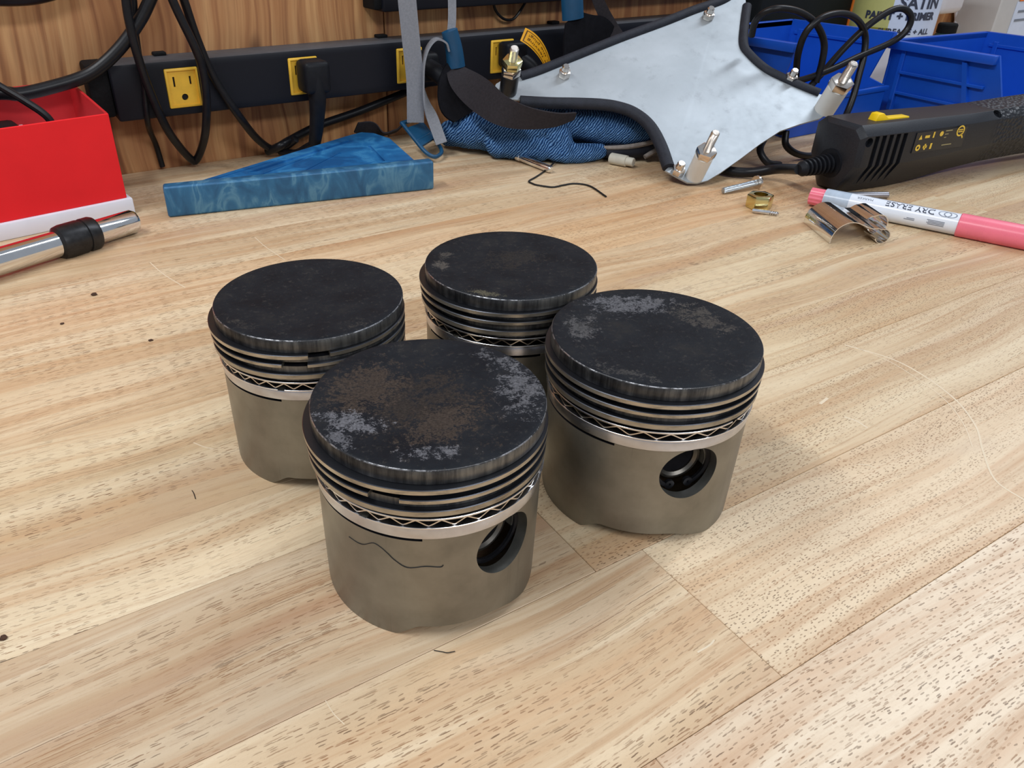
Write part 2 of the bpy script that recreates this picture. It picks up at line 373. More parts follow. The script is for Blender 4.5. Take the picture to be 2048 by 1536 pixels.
    t.set(Base_Color=c, Roughness=t.math('ADD', 0.36, t.math('MULTIPLY', streak, 0.16)))
    t.b.inputs['Specular IOR Level'].default_value = 0.42
    h = t.math('SUBTRACT', t.math('MULTIPLY', streak, 0.25), p)
    t.bump(h, 0.35, 0.0004)
    return t.m

def ply_mat():
    t = NT('plywood_wall')
    base = t.coords((1, 1, 1), rnd=True)
    wob = t.n('ShaderNodeTexNoise'); t.l(base, wob.inputs['Vector']); wob.inputs['Scale'].default_value = 5; wob.inputs['Detail'].default_value = 2
    ws = t.n('ShaderNodeVectorMath', operation='SCALE'); t.l(wob.outputs['Color'], ws.inputs[0]); ws.inputs['Scale'].default_value = 0.05
    ad = t.n('ShaderNodeVectorMath', operation='ADD'); t.l(base, ad.inputs[0]); t.l(ws.outputs[0], ad.inputs[1])
    def mp(sc):
        m = t.n('ShaderNodeMapping'); t.l(ad.outputs[0], m.inputs[0]); m.inputs['Scale'].default_value = sc; return m.outputs[0]
    a = t.noise(mp((95, 1, 4)), 1.0, 3, 0.55, 0.6)
    b = t.noise(mp((300, 1, 10)), 1.0, 3, 0.6)
    cl = t.noise(mp((5, 1, 3)), 1.0, 3, 0.6)
    c = t.ramp(a, [(0.30, srgb(128, 80, 48)), (0.48, srgb(176, 124, 78)), (0.68, srgb(204, 156, 104))])
    c = t.mix(t.math('MULTIPLY', t.step(b, 0.45, 0.75), 0.25), c, srgb(104, 62, 36))
    c = t.mix(t.math('MULTIPLY', t.step(cl, 0.40, 0.72), 0.40), c, srgb(146, 84, 46))
    vo = t.n('ShaderNodeTexVoronoi', voronoi_dimensions='3D'); t.l(mp((11, 1, 5)), vo.inputs['Vector']); vo.inputs['Scale'].default_value = 1.0
    kn = t.math('SUBTRACT', 1.0, t.step(vo.outputs['Distance'], 0.03, 0.13))
    c = t.mix(t.math('MULTIPLY', kn, 0.65), c, srgb(70, 38, 22))
    t.set(Base_Color=c, Roughness=0.55)
    t.bump(b, 0.12, 0.0005)
    return t.m

def skirt_mat():
    t = NT('turned_aluminium'); v = t.coords((1, 1, 1))
    lines = t.noise(t.coords((2, 2, 2600)), 1.0, 2, 0.5)
    blot = t.noise(v, 45, 4, 0.6)
    vert = t.noise(t.coords((260, 260, 7)), 1.0, 3, 0.6)
    c = t.ramp(blot, [(0.30, (0.195, 0.187, 0.162, 1)), (0.70, (0.30, 0.288, 0.250, 1))])
    c = t.mix(t.math('MULTIPLY', t.step(vert, 0.60, 0.80), 0.45), c, (0.095, 0.092, 0.084, 1))
    t.set(Base_Color=c, Metallic=0.85, Roughness=t.math('ADD', 0.33, t.math('MULTIPLY', blot, 0.14)))
    t.bump(lines, 0.10, 0.0002)
    return t.m

def land_mat():
    t = NT('sooty_land'); v = t.coords()
    st = t.noise(t.coords((300, 300, 25)), 1.0, 4, 0.65)
    bl = t.noise(v, 55, 4, 0.6)
    c = t.ramp(t.math('MULTIPLY', t.math('ADD', st, bl), 0.5), [(0.38, (0.016, 0.016, 0.018, 1)), (0.50, (0.075, 0.075, 0.076, 1)), (0.64, (0.21, 0.205, 0.19, 1))])
    t.set(Base_Color=c, Metallic=0.75, Roughness=0.42); t.bump(st, 0.15, 0.0002)
    return t.m

def ring_mat(name, tone):
    """cast iron ring: dark flanks, the running face worn bright (follows the ring's own faces)"""
    t = NT(name); tc = t.n('ShaderNodeTexCoord')
    sp = t.n('ShaderNodeSeparateXYZ'); t.l(tc.outputs['Normal'], sp.inputs[0])
    out = t.math('SUBTRACT', 1.0, t.step(t.math('ABSOLUTE', sp.outputs[2]), 0.3, 0.7))
    sm = t.noise(t.coords((70, 70, 300)), 1.0, 5, 0.7)
    face = t.ramp(sm, [(0.34, tuple(c * 0.55 for c in tone) + (1,)), (0.5, tuple(tone) + (1,)), (0.7, tuple(min(1, c * 1.25) for c in tone) + (1,))])
    t.set(Base_Color=t.mix(out, (0.055, 0.058, 0.068, 1), face), Metallic=0.85, Roughness=0.33)
    return t.m

def edge_mat():
    t = NT('worn_crown_edge'); a = t.noise(t.coords((90, 90, 90)), 1.0, 3, 0.6); b = t.noise(t.coords(), 900, 3, 0.6)
    k = t.step(t.math('ADD', t.math('MULTIPLY', a, 0.7), t.math('MULTIPLY', b, 0.3)), 0.46, 0.60)
    t.set(Base_Color=t.mix(k, (0.018, 0.018, 0.02, 1), (0.42, 0.42, 0.44, 1)), Metallic=k, Roughness=0.38)
    return t.m

def crown_mat(name, patches, seed, brown=0.3):
    """carbon-blackened piston crown; patches = (x, y, radius, stretch angle, stretch, colour, strength, threshold)"""
    t = NT(name); tc = t.n('ShaderNodeTexCoord'); v = tc.outputs['Object']
    mv = t.n('ShaderNodeMapping'); t.l(v, mv.inputs[0]); mv.inputs['Location'].default_value = (seed, seed * 0.7, 0)
    n1 = t.noise(mv.outputs[0], 60, 6, 0.65); n2 = t.noise(mv.outputs[0], 420, 5, 0.7); n3 = t.noise(mv.outputs[0], 130, 5, 0.7, 0.6)
    c = t.ramp(n1, [(0.32, (0.0055, 0.0068, 0.010, 1)), (0.55, (0.010, 0.012, 0.016, 1)), (0.75, (0.021, 0.020, 0.020, 1))])
    c = t.mix(t.math('MULTIPLY', t.step(n2, 0.54, 0.72), 0.65), c, (0.042, 0.039, 0.037, 1))
    n4 = t.noise(mv.outputs[0], 1100, 4, 0.7); n5 = t.noise(mv.outputs[0], 2600, 3, 0.7)
    stretch = lambda n, k: t.math('ADD', t.math('MULTIPLY', t.math('SUBTRACT', n, 0.5), k), 0.5)
    for (x, y, r, ang, sx, col, stg, th) in patches:
        m = t.n('ShaderNodeMapping', vector_type='TEXTURE'); t.l(v, m.inputs[0])
        m.inputs['Location'].default_value = (x, y, 0); m.inputs['Rotation'].default_value = (0, 0, math.radians(ang)); m.inputs['Scale'].default_value = (r * sx, r, 1)
        zz = t.n('ShaderNodeVectorMath', operation='MULTIPLY'); t.l(m.outputs[0], zz.inputs[0]); zz.inputs[1].default_value = (1, 1, 0)
        ln = t.n('ShaderNodeVectorMath', operation='LENGTH'); t.l(zz.outputs[0], ln.inputs[0])
        fall = t.math('SUBTRACT', 1.0, t.step(ln.outputs['Value'], 0.0, 1.35))
        q = t.math('ADD', t.math('ADD', t.math('MULTIPLY', stretch(n3, 2.8), 0.36), t.math('MULTIPLY', stretch(n5, 2.8), 0.16)), t.math('ADD', t.math('MULTIPLY', stretch(n2, 2.8), 0.26), t.math('MULTIPLY', stretch(n4, 2.8), 0.22)))
        mask = t.step(t.math('ADD', t.math('MULTIPLY', q, 0.85), t.math('MULTIPLY', fall, 0.42)), th + 0.05, th + 0.19)
        mask = t.math('MULTIPLY', mask, t.step(fall, 0.02, 0.30))
        cc = t.mix(stretch(n4, 2.0), tuple(k * 0.35 for k in col) + (1,), tuple(min(1, k * 1.55) for k in col) + (1,))
        c = t.mix(t.math('MULTIPLY', mask, stg), c, cc)
    t.set(Base_Color=c, Roughness=t.math('ADD', 0.46, t.math('MULTIPLY', n1, 0.30)), Metallic=0.0)
    t.b.inputs['Specular IOR Level'].default_value = 0.16
    t.bump(t.math('ADD', n2, n3), 0.45, 0.0004)
    return t.m

def knit_mat():
    t = NT('blue_knit')
    wv = t.n('ShaderNodeTexWave', wave_type='BANDS', bands_direction='Z'); t.l(t.coords((1, 1, 1), (0.5, 0.75, 0.3)), wv.inputs['Vector'])
    wv.inputs['Scale'].default_value = 140; wv.inputs['Distortion'].default_value = 5.0; wv.inputs['Detail'].default_value = 2; wv.inputs['Detail Scale'].default_value = 1.2
    w2 = t.noise(t.coords((1, 1, 1)), 620, 2, 0.5); bl = t.noise(t.coords(), 28, 3, 0.6)
    h = t.math('ADD', t.math('MULTIPLY', wv.outputs['Fac'], 0.75), t.math('MULTIPLY', w2, 0.4))
    c = t.ramp(h, [(0.25, srgb(24, 50, 90)), (0.6, srgb(54, 100, 156)), (0.95, srgb(112, 152, 196))])
    c = t.mix(t.math('MULTIPLY', t.step(bl, 0.52, 0.72), 0.55), c, srgb(28, 52, 84))
    t.set(Base_Color=c, Roughness=0.9); t.b.inputs['Specular IOR Level'].default_value = 0.1
    t.bump(h, 0.8, 0.0012)
    return t.m

def plate_mat():
    t = NT('sheet_aluminium'); v = t.coords()
    a = t.noise(v, 14, 5, 0.6); b = t.noise(v, 60, 4, 0.65)
    c = t.ramp(a, [(0.3, (0.36, 0.395, 0.42, 1)), (0.7, (0.47, 0.51, 0.54, 1))])
    c = t.mix(t.math('MULTIPLY', t.step(b, 0.55, 0.74), 0.5), c, (0.31, 0.335, 0.36, 1))
    t.set(Base_Color=c, Metallic=0.7, Roughness=t.math('ADD', 0.46, t.math('MULTIPLY', b, 0.15)))
    return t.m

def square_mat(name, sc, c1, c2, c3):
    t = NT(name)
    w = t.n('ShaderNodeTexNoise'); t.l(t.coords(sc), w.inputs['Vector']); w.inputs['Scale'].default_value = 1; w.inputs['Detail'].default_value = 4; w.inputs['Distortion'].default_value = 1.2
    b = t.noise(t.coords(), 160, 4, 0.6)
    c = t.ramp(w.outputs['Fac'], [(0.36, c1), (0.52, c2), (0.63, c3), (0.70, c2)])
    c = t.mix(t.math('MULTIPLY', t.step(b, 0.55, 0.75), 0.5), c, c1)
    t.set(Base_Color=c, Roughness=0.42, Metallic=0.2)
    return t.m

def thread_mat(name, col, rough=0.25, pitch=1400):
    t = NT(name)
    wv = t.n('ShaderNodeTexWave', wave_type='BANDS', bands_direction='Z'); t.l(t.coords(), wv.inputs['Vector']); wv.inputs['Scale'].default_value = pitch / 6.28
    t.set(Base_Color=col, Metallic=1.0, Roughness=rough); t.bump(wv.outputs['Fac'], 0.5, 0.0006)
    return t.m

def top_lit_mat(name, col, lit_grey):
    """black enamel; light from above is painted in as grey on every upward face"""
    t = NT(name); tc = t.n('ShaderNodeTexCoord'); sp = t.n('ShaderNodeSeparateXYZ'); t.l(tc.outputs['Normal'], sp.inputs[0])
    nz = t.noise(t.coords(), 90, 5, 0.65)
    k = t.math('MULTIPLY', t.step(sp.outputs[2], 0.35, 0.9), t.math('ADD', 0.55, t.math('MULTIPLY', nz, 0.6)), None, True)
    t.set(Base_Color=t.mix(k, col, lit_grey), Roughness=0.5); t.b.inputs['Specular IOR Level'].default_value = 0.22  # upward faces greyed to paint in the light from above
    t.bump(t.noise(t.coords(), 700, 3), 0.12, 0.0003)
    return t.m

def grip_mat():
    t = NT('grip_plastic')
    vo = t.n('ShaderNodeTexVoronoi', voronoi_dimensions='3D'); t.l(t.coords((1, 1, 1)), vo.inputs['Vector']); vo.inputs['Scale'].default_value = 260
    tc = t.n('ShaderNodeTexCoord'); sp = t.n('ShaderNodeSeparateXYZ'); t.l(tc.outputs['Object'], sp.inputs[0])
    m = t.step(sp.outputs[0], 0.150, 0.172)
    nz = t.noise(t.coords(), 900, 2)
    t.set(Base_Color=t.ramp(nz, [(0.3, (0.009, 0.0105, 0.0145, 1)), (0.7, (0.016, 0.018, 0.024, 1))]), Roughness=0.42); t.b.inputs['Specular IOR Level'].default_value = 0.35
    t.bump(t.math('ADD', t.math('MULTIPLY', vo.outputs['Distance'], t.math('MULTIPLY', m, 3.0)), t.math('MULTIPLY', nz, 0.08)), 0.6, 0.001)
    return t.m

M = dict(
    wood=wood_mat(), ply=ply_mat(), skirt=skirt_mat(), land=land_mat(), edge=edge_mat(),
    ring=ring_mat('piston_ring_iron', (0.44, 0.40, 0.33)), scraper=ring_mat('scraper_ring_iron', (0.36, 0.33, 0.275)),
    rail=simple('rail_steel', (0.72, 0.72, 0.74, 1), 0.22, 1.0, 0.06, 200), band=simple('bright_turned_band', (0.56, 0.58, 0.64, 1), 0.26, 1.0, 0.10, 160),
    dark=simple('recess_black', (0.008, 0.008, 0.010, 1), 0.8, 0.0, 0.3, 200, spec=0.08), expander=simple('expander_spring', (0.62, 0.58, 0.54, 1), 0.25, 1.0, 0.08, 300),  # near-black on grooves and slots; also paints the shade inside the pin
    pin=simple('wrist_pin_steel', (0.13, 0.12, 0.105, 1), 0.35, 0.9, 0.15, 200), clip=simple('circlip_steel', (0.03, 0.03, 0.036, 1), 0.32, 0.7, 0.2, 200),
    hole=simple('bored_aluminium', (0.25, 0.25, 0.23, 1), 0.38, 0.85, 0.12, 150),
    black=top_lit_mat('black_enamel', (0.008, 0.009, 0.014, 1), (0.085, 0.087, 0.095, 1)), endcap=simple('rough_black_plastic', (0.008, 0.008, 0.009, 1), 0.75, 0.0, 0.3, 300, 0.5, 0.001, spec=0.15),
    yellow=simple('yellow_receptacle', srgb(236, 186, 58), 0.4, 0.0, 0.08, 90), slot=simple('socket_dark', (0.003, 0.003, 0.003, 1), 0.8, 0, 0.2),
    plug=simple('plug_rubber', (0.008, 0.009, 0.012, 1), 0.5, 0.0, 0.2, 200, spec=0.2), cord=simple('cord_rubber', (0.008, 0.008, 0.010, 1), 0.36, 0.0, 0.2, 200, spec=0.28),
    red=simple('red_card', srgb(232, 34, 40), 0.6, 0.0, 0.04, 30, spec=0.25), redin=simple('red_card_inside', srgb(190, 24, 30), 0.6, 0.0, 0.08, 30), white=simple('white_card', srgb(226, 228, 238), 0.55, 0.0, 0.03, 40),
    chrome=simple('chrome', (0.82, 0.82, 0.82, 1), 0.10, 1.0, 0.04, 120, rvar=0.14), collar=simple('black_oxide', (0.035, 0.035, 0.037, 1), 0.36, 0.7, 0.3, 150),
    square=square_mat('blue_anodised', (30, 30, 40), srgb(26, 88, 144), srgb(36, 112, 172), srgb(62, 138, 192)), fence=square_mat('worn_blue_fence', (60, 60, 26), srgb(38, 88, 126), srgb(48, 106, 146), srgb(84, 134, 164)), web=simple('grey_webbing', srgb(134, 137, 144), 0.85, 0.0, 0.12, 500, 0.6, 0.0006), buckle=simple('teal_buckle', srgb(14, 72, 108), 0.4, 0.0, 0.10, 80),
    darkweb=simple('charcoal_elastic', srgb(50, 47, 50), 0.95, 0.0, 0.15, 400, 0.5, 0.0006, spec=0.1), pad=simple('charcoal_pad', srgb(24, 24, 28), 0.95, 0.0, 0.2, 200, 0.4, 0.0006, spec=0.08),
    knit=knit_mat(), hem=simple('beige_hem', srgb(132, 124, 118), 0.9, 0, 0.2, 300), palm=simple('coated_palm', srgb(18, 24, 38), 0.7, 0, 0.25, 150),
    plate=plate_mat(), trim=simple('edge_trim_rubber', srgb(34, 37, 46), 0.6, 0.0, 0.25, 160, 0.5, 0.0008, spec=0.3),
    nylon=simple('white_nylon', srgb(216, 218, 214), 0.4, 0.0, 0.03, 60), spacer=simple('black_spacer', (0.012, 0.012, 0.014, 1), 0.35, 0.0, 0.2, 200),
    nickel=simple('nickel', (0.78, 0.72, 0.66, 1), 0.16, 1.0, 0.06, 150), stud=thread_mat('threaded_stud', (0.72, 0.70, 0.66, 1), 0.2, 7000), brass=simple('yellow_zinc', (0.70, 0.62, 0.30, 1), 0.18, 1.0, 0.08, 150), bluezinc=thread_mat('blue_zinc_thread', (0.62, 0.72, 0.80, 1), 0.25, 6000),
    bin=simple('blue_polypropylene', srgb(22, 82, 190), 0.36, 0.0, 0.06, 30, spec=0.4), gun=grip_mat(), gunblack=simple('gun_black', (0.006, 0.006, 0.007, 1), 0.5, 0, 0.2), switch=simple('yellow_switch', srgb(248, 206, 10), 0.4, 0, 0.05),
    sticker=simple('black_sticker', (0.012, 0.013, 0.016, 1), 0.28, 0, 0.1), icon=simple('yellow_print', srgb(226, 190, 70), 0.5, 0, 0.05), icongrey=simple('grey_print', srgb(150, 140, 100), 0.5, 0, 0.05),
    barrel=simple('white_barrel', srgb(226, 232, 242), 0.22, 0, 0.02, 60), smoke=simple('grey_print_barrel', srgb(176, 190, 206), 0.25, 0, 0.12, 120), pink=simple('pink_plastic', srgb(240, 120, 140), 0.28, 0, 0.04, 60), ink=simple('dark_ink', srgb(52, 58, 76), 0.5, 0, 0.1), greyink=simple('grey_ink', srgb(120, 128, 142), 0.5, 0, 0.1),
    tagyel=simple('yellow_tag', srgb(250, 178, 28), 0.45, 0, 0.04), tagedge=simple('tag_border', srgb(92, 60, 10), 0.5, 0, 0.1),
    canlabel=simple('olive_label', srgb(190, 190, 120), 0.4, 0, 0.06), canolive=simple('deep_olive_label', srgb(138, 132, 40), 0.4, 0, 0.06), canwhite=simple('white_label', srgb(206, 218, 240), 0.4, 0, 0.03), carton=simple('grey_white_carton', srgb(190, 190, 190), 0.5, 0, 0.03), orange=simple('orange_print', srgb(226, 120, 36), 0.5, 0, 0.05),
    case=simple('black_case', srgb(16, 20, 23), 0.6, 0, 0.15, spec=0.2), green=simple('dark_green_plastic', srgb(38, 70, 66), 0.4, 0, 0.1), greywhite=simple('pale_grey_plastic', srgb(205, 205, 212), 0.4, 0, 0.03), cream=simple('cream_peg', srgb(190, 186, 172), 0.6, 0, 0.12), crumb=simple('dark_crumb', srgb(70, 46, 32), 0.9, 0, 0.3, 900), scratch=simple('pale_scratch', srgb(222, 204, 176), 0.6, 0, 0.05), hair=simple('dark_fibre', (0.006, 0.006, 0.006, 1), 0.6, 0, 0.1), greystick=simple('grey_steel', (0.32, 0.32, 0.35, 1), 0.35, 0.8, 0.15),
)

# ------------------------------------------------------------------ bench (butcher block of glued staves)
bench = empty('workbench', 'butcher block workbench top of pale glued staves under everything', 'workbench', (0, 0, 0))
rows = [-0.215, -0.14, -0.06, 0.018, 0.092, 0.164, 0.237, 0.282, 0.326, 0.376, 0.428, 0.492, 0.55, 0.61, 0.67, 0.725, 0.78, 0.832]
X0, X1 = -0.75, 2.0
cuts = {3: [0.13], 4: [0.19], 5: [0.165], 6: [0.165], 7: [], 8: [0.75], 9: [], 10: [0.33, 0.95], 11: [], 12: [0.5], 13: [1.1], 14: [0.2], 15: [0.8], 16: [0.45]}
tints = {(3, 0): (1.03, 1.01, 0.99), (3, 1): (1.06, 1.06, 1.10), (4, 0): (1.03, 1.00, 0.95), (4, 1): (1.02, 0.98, 0.93), (5, 0): (0.90, 0.87, 0.84), (5, 1): (0.97, 0.94, 0.87), (6, 0): (1.02, 1.00, 0.94), (6, 1): (0.99, 0.97, 0.89), (7, 0): (1.01, 0.99, 0.92), (8, 0): (1.0, 0.98, 0.90), (8, 1): (1.0, 0.96, 0.88), (9, 0): (1.0, 0.94, 0.85), (10, 0): (1.03, 0.99, 0.91), (10, 1): (0.98, 0.82, 0.66), (10, 2): (0.94, 0.86, 0.75), (11, 0): (1.0, 0.90, 0.79)}  # near right stave made whiter and cooler to paint in its sheen
pores_l = {(3, 0): 1.0, (3, 1): 0.85, (4, 0): 1.3, (4, 1): 0.45, (5, 0): 1.5, (5, 1): 0.55, (6, 0): 1.1, (6, 1): 0.55, (7, 0): 1.2, (8, 0): 1.6, (8, 1): 0.5}
for i in range(len(rows) - 1):
    xs = [X0] + cuts.get(i, []) + [X1]
    for k in range(len(xs) - 1):
        x0, x1, y0, y1 = xs[k], xs[k + 1], rows[i], rows[i + 1]
        L, Wd = x1 - x0, y1 - y0
        o = mesh('stave', *box(-L / 2 + .0001, L / 2 - .0001, -Wd / 2 + .0001, Wd / 2 - .0001, -0.04, 0, 0.00025, 1), M['wood'], bench, smooth=False)
        o.location = ((x0 + x1) / 2, (y0 + y1) / 2, 0)
        r = random.random()
        o['tint'] = tints.get((i, k), (0.96 + 0.08 * r, 0.92 + 0.08 * r, 0.84 + 0.10 * r))
        o['pore'] = pores_l.get((i, k), 1.1 + 0.8 * random.random())
def scratch(pts, w):
    mesh('scratch', *ribbon([(x, y, 0.0) for x, y in pts], (0, 1, 0) if abs(pts[-1][0] - pts[0][0]) > abs(pts[-1][1] - pts[0][1]) else (1, 0, 0), w, 0.0002, 5), M['scratch'], bench, smooth=False)
scratch([(.4213, .2339), (.4309, .2037), (.4216, .1681), (.4044, .1447), (.3858, .1306), (.367, .1144), (.3637, .0998)], 0.0010)
scratch([(.4243, .2290), (.4259, .2037), (.4160, .1701), (.4004, .1487), (.3838, .1346)], 0.0005)
scratch([(.0728, .5841), (.0770, .5560), (.0852, .5249)], 0.0007)
scratch([(.1589, .5943), (.1600, .5700), (.1644, .5368)], 0.0006)
scratch([(.0440, .3350), (.0475, .3290), (.0513, .3245)], 0.0006)
scratch([(.0463, .1640), (.0468, .1580), (.0484, .1525)], 0.00035)
scratch([(.3210, .1545), (.3245, .1520), (.3260, .1480)], 0.0005)

scratch([(0.3508, 0.1985), (0.3567, 0.1997), (0.3596, 0.2003)], 0.0016)
scratch([(0.3512, 0.1839), (0.3534, 0.1784), (0.3529, 0.1713)], 0.0012)
scratch([(0.1715, 0.1144), (0.178, 0.1145), (0.181, 0.1153)], 0.0007)

# ------------------------------------------------------------------ back wall (plywood panels)
wall = bpy.data.objects.new('wall_back', None); link(wall); wall['kind'] = 'structure'
for (x0, x1) in ((-0.9, 0.3987), (0.4003, 1.12), (1.1216, 2.1)):
    o = mesh('panel', *box(-(x1 - x0) / 2, (x1 - x0) / 2, 0, 0.018, -0.05, 0.62, 0.0006, 1), M['ply'], wall, smooth=False)
    o.location = ((x0 + x1) / 2, 0.833, 0)

# ------------------------------------------------------------------ pistons
SEG = 256
def piston(loc, hole_deg, label, crown, gaps, shift, waves=32, ear=0):
    """gaps: gap centre angle (deg) of the three rings and the oil rails, in world angle"""
    t = empty('piston', label, 'piston', (loc[0], loc[1], 0), 0, 'four used pistons standing on the bench')
    H = math.radians(hole_deg); h = Vector((math.cos(H), math.sin(H), 0))
    # body, turned profile with ring grooves
    G = 0.0392
    prof = [(0.0429, 0.0800 - 0.0062), (G, 0.0738), (G, 0.0714), (0.0429, 0.0714), (0.0429, 0.0693), (G, 0.0693), (G, 0.0672), (0.0429, 0.0672), (0.0429, 0.0642), (G, 0.0642), (G, 0.0614),
            (0.0429, 0.0614), (0.0429, 0.0600), (0.0388, 0.0600), (0.0388, 0.0546), (0.0431, 0.0546), (0.0433, 0.0542), (0.0433, 0.0502), (0.0430, 0.0498), (0.0428, 0.025), (0.0425, 0.006), (0.0424, 0.0)]
    V, F = lathe(prof, SEG, closed=False, cap=False)
    nb = len(prof) - 1
    def lift(a):
        d = math.degrees(a)
        z = 0.0
        for c in (hole_deg, hole_deg + 180):
            q = (d - c + 180) % 360 - 180
            if -66 < q < 26:
                u = min(1, max(0, (q + 60) / 16)) if q < -20 else min(1, max(0, (26 - q) / 36))
                z = max(z, 0.0058 * u * u * (3 - 2 * u))
        return z
    for i in range(SEG):
        a = 2 * PI * i / SEG; x, y, z = V[nb * SEG + i]; V[nb * SEG + i] = (x, y, z + lift(a))
        x, y, z = V[(nb - 1) * SEG + i]; V[(nb - 1) * SEG + i] = (x, y, z + lift(a) * 0.75)
    # inner rim and closed underside
    k0 = len(V)
    for (r, dz) in ((0.0385, 0.0), (0.0385, 0.035)):
        for i in range(SEG):
            a = 2 * PI * i / SEG; V.append((r * math.cos(a), r * math.sin(a), lift(a) + dz if dz == 0 else dz))
    rings_i = [nb * SEG, k0, k0 + SEG]
    for a_, b_ in zip(rings_i[:-1], rings_i[1:]):
        for i in range(SEG):
            j = (i + 1) % SEG; F.append([a_ + i, a_ + j, b_ + j, b_ + i])
    F.append([k0 + SEG + i for i in range(SEG)])
    F.append([i for i in range(SEG)])
    cutters = [xform(lathe([(0.0127, 0.0), (0.0127, 0.02)], 64, closed=False), zframe(h * 0.0355 + Vector((0, 0, 0.0377)), h, (0, 0, 1))),
               xform(lathe([(0.0104, 0.0), (0.0104, 0.02)], 48, closed=False), zframe(h * 0.0200 + Vector((0, 0, 0.0377)), h, (0, 0, 1)))]
    for (a0, a1) in ((hole_deg - 130, hole_deg - 43), (hole_deg + 43, hole_deg + 130)):
        n = 40; Vs, Fs = [], []
        for r, z in ((0.0400, 0.0488), (0.0450, 0.0488), (0.0450, 0.0502), (0.0400, 0.0502)):
            for k in range(n + 1):
                a = math.radians(a0 + (a1 - a0) * k / n); Vs.append((r * math.cos(a), r * math.sin(a), z))
        for q in range(4):
            for k in range(n):
                A, B = q * (n + 1) + k, ((q + 1) % 4) * (n + 1) + k; Fs.append([A, A + 1, B + 1, B])
        Fs.append([q * (n + 1) for q in range(4)]); Fs.append([q * (n + 1) + n for q in range(4)][::-1])
        cutters.append((Vs, Fs))
    me = boolean_cut((V, F), cutters)
    body = finish('skirt', me, M['skirt'], t, True, None, None, [M['skirt'], M['dark'], M['band'], M['hole'], M['land']], None, 30)
    for p in me.polygons:
        c = p.center; r = math.hypot(c.x, c.y); d = (c - Vector((0, 0, 0.0377))); ax = d.dot(h); off = (d - h * ax).length
        if off < 0.01275 and ax > 0.019 and r < 0.0427 and 0.024 < c.z < 0.0515: p.material_index = 3
        elif 0.0503 < c.z < 0.0546 and r > 0.0425: p.material_index = 2
        elif c.z > 0.0548 and r < 0.0424: p.material_index = 1
        elif c.z > 0.0560: p.material_index = 4
        elif 0.0485 < c.z < 0.0505 and r < 0.0424: p.material_index = 1
    # crown: land side + dished top
    cp = [(0.0405, 0.0738), (0.0432, 0.0738), (0.0434, 0.0742), (0.0434, 0.0793), (0.0431, 0.07975), (0.0424, 0.0800), (0.039, 0.0799), (0.034, 0.0796), (0.026, 0.0791), (0.014, 0.0788), (0.0004, 0.0787)]
    Vc, Fc = lathe(cp, 160, closed=False, cap=True)
    fm = []
    nseg = 160
    for f in Fc:
        k = max(f) // nseg if len(f) == 4 else 99
        fm.append(0 if k <= 3 else 2 if k == 4 else 1)
    mesh('crown', Vc, Fc, None, t, True, mats=[M['land'], crown, M['edge']], fm=fm, angle=50)
    # compression and scraper rings
    def ring(name, r0, r1, z0, z1, gap, gw, mat, off=(0, 0), lab=None, n=180, tip=0.00025):
        Vs, Fs = [], []; g = math.radians(gap); w = math.radians(gw)
        sec = [(r0, z0), (r1 - tip, z0), (r1, z0 + tip), (r1, z1 - tip), (r1 - tip, z1), (r0, z1)]
        m = len(sec)
        for k in range(n + 1):
            a = g + w / 2 + (2 * PI - w) * k / n
            for r, z in sec: Vs.append((r * math.cos(a) + off[0], r * math.sin(a) + off[1], z))
        for k in range(n):
            for q in range(m):
                q2 = (q + 1) % m; Fs.append([k * m + q, k * m + q2, (k + 1) * m + q2, (k + 1) * m + q])
        Fs.append(list(range(m))[::-1]); Fs.append([n * m + q for q in range(m)])
        o = mesh(name, Vs, Fs, mat, t, True, angle=25)
        if lab: o['label'] = lab
        return o
    sx, sy = shift
    ring('compression_ring', 0.0402, 0.0452, 0.0716, 0.0737, gaps[0], 12, M['ring'], (sx, sy))
    ring('compression_ring', 0.0402, 0.0450, 0.0674, 0.0692, gaps[1], 14, M['ring'], (sx * 0.8, sy * 0.8))
    ring('scraper_ring', 0.0402, 0.0447, 0.0616, 0.0641, gaps[2], 6, M['scraper'], (sx * 0.6, sy * 0.6))
    ring('oil_rail', 0.0398, 0.0439, 0.0588, 0.0596, gaps[3], 4, M['rail'], (0, 0), None, 140, 0.0001)
    ring('oil_rail', 0.0398, 0.0439, 0.0549, 0.0556, gaps[3] + 150, 4, M['rail'], (0, 0), None, 140, 0.0001)
    # crimped expander between the rails
    Vs, Fs = [], []; n = waves * 16
    for k in range(n):
        a = 2 * PI * k / n; ph = waves * a; tri = math.asin(math.sin(ph)) / (PI / 2); s_ = 0.75 * tri + 0.25 * math.sin(ph)
        zc = 0.0572 + 0.00118 * s_
        for r, dz in ((0.0408, -0.00028), (0.0432, -0.00028), (0.0432, 0.00028), (0.0408, 0.00028)):
            Vs.append((r * math.cos(a), r * math.sin(a), zc + dz))
    for k in range(n):
        k2 = (k + 1) % n
        for q in range(4):
            q2 = (q + 1) % 4; Fs.append([k * 4 + q, k * 4 + q2, k2 * 4 + q2, k2 * 4 + q])
    mesh('oil_expander', Vs, Fs, M['expander'], t, True)['label'] = 'crimped wavy spring strip between two thin rails'
    # wrist pin end and circlip with two eared tips
    Mz = zframe(h * 0.0205 + Vector((0, 0, 0.0377)), h, (0, 0, -1))
    mesh('wrist_pin', *xform(lathe([(0.0076, 0.0), (0.0076, 0.0112), (0.0088, 0.0122), (0.0098, 0.0122), (0.0103, 0.0116), (0.0103, 0.0)], 48), Mz), M['pin'], t)
    mesh('pin_bore_shade', *xform(lathe([(0.0077, 0.0060), (0.0077, 0.0104), (0.0001, 0.0100)], 32, closed=False), Mz), M['dark'], t)  # added black disc paints in the shade inside the hollow pin
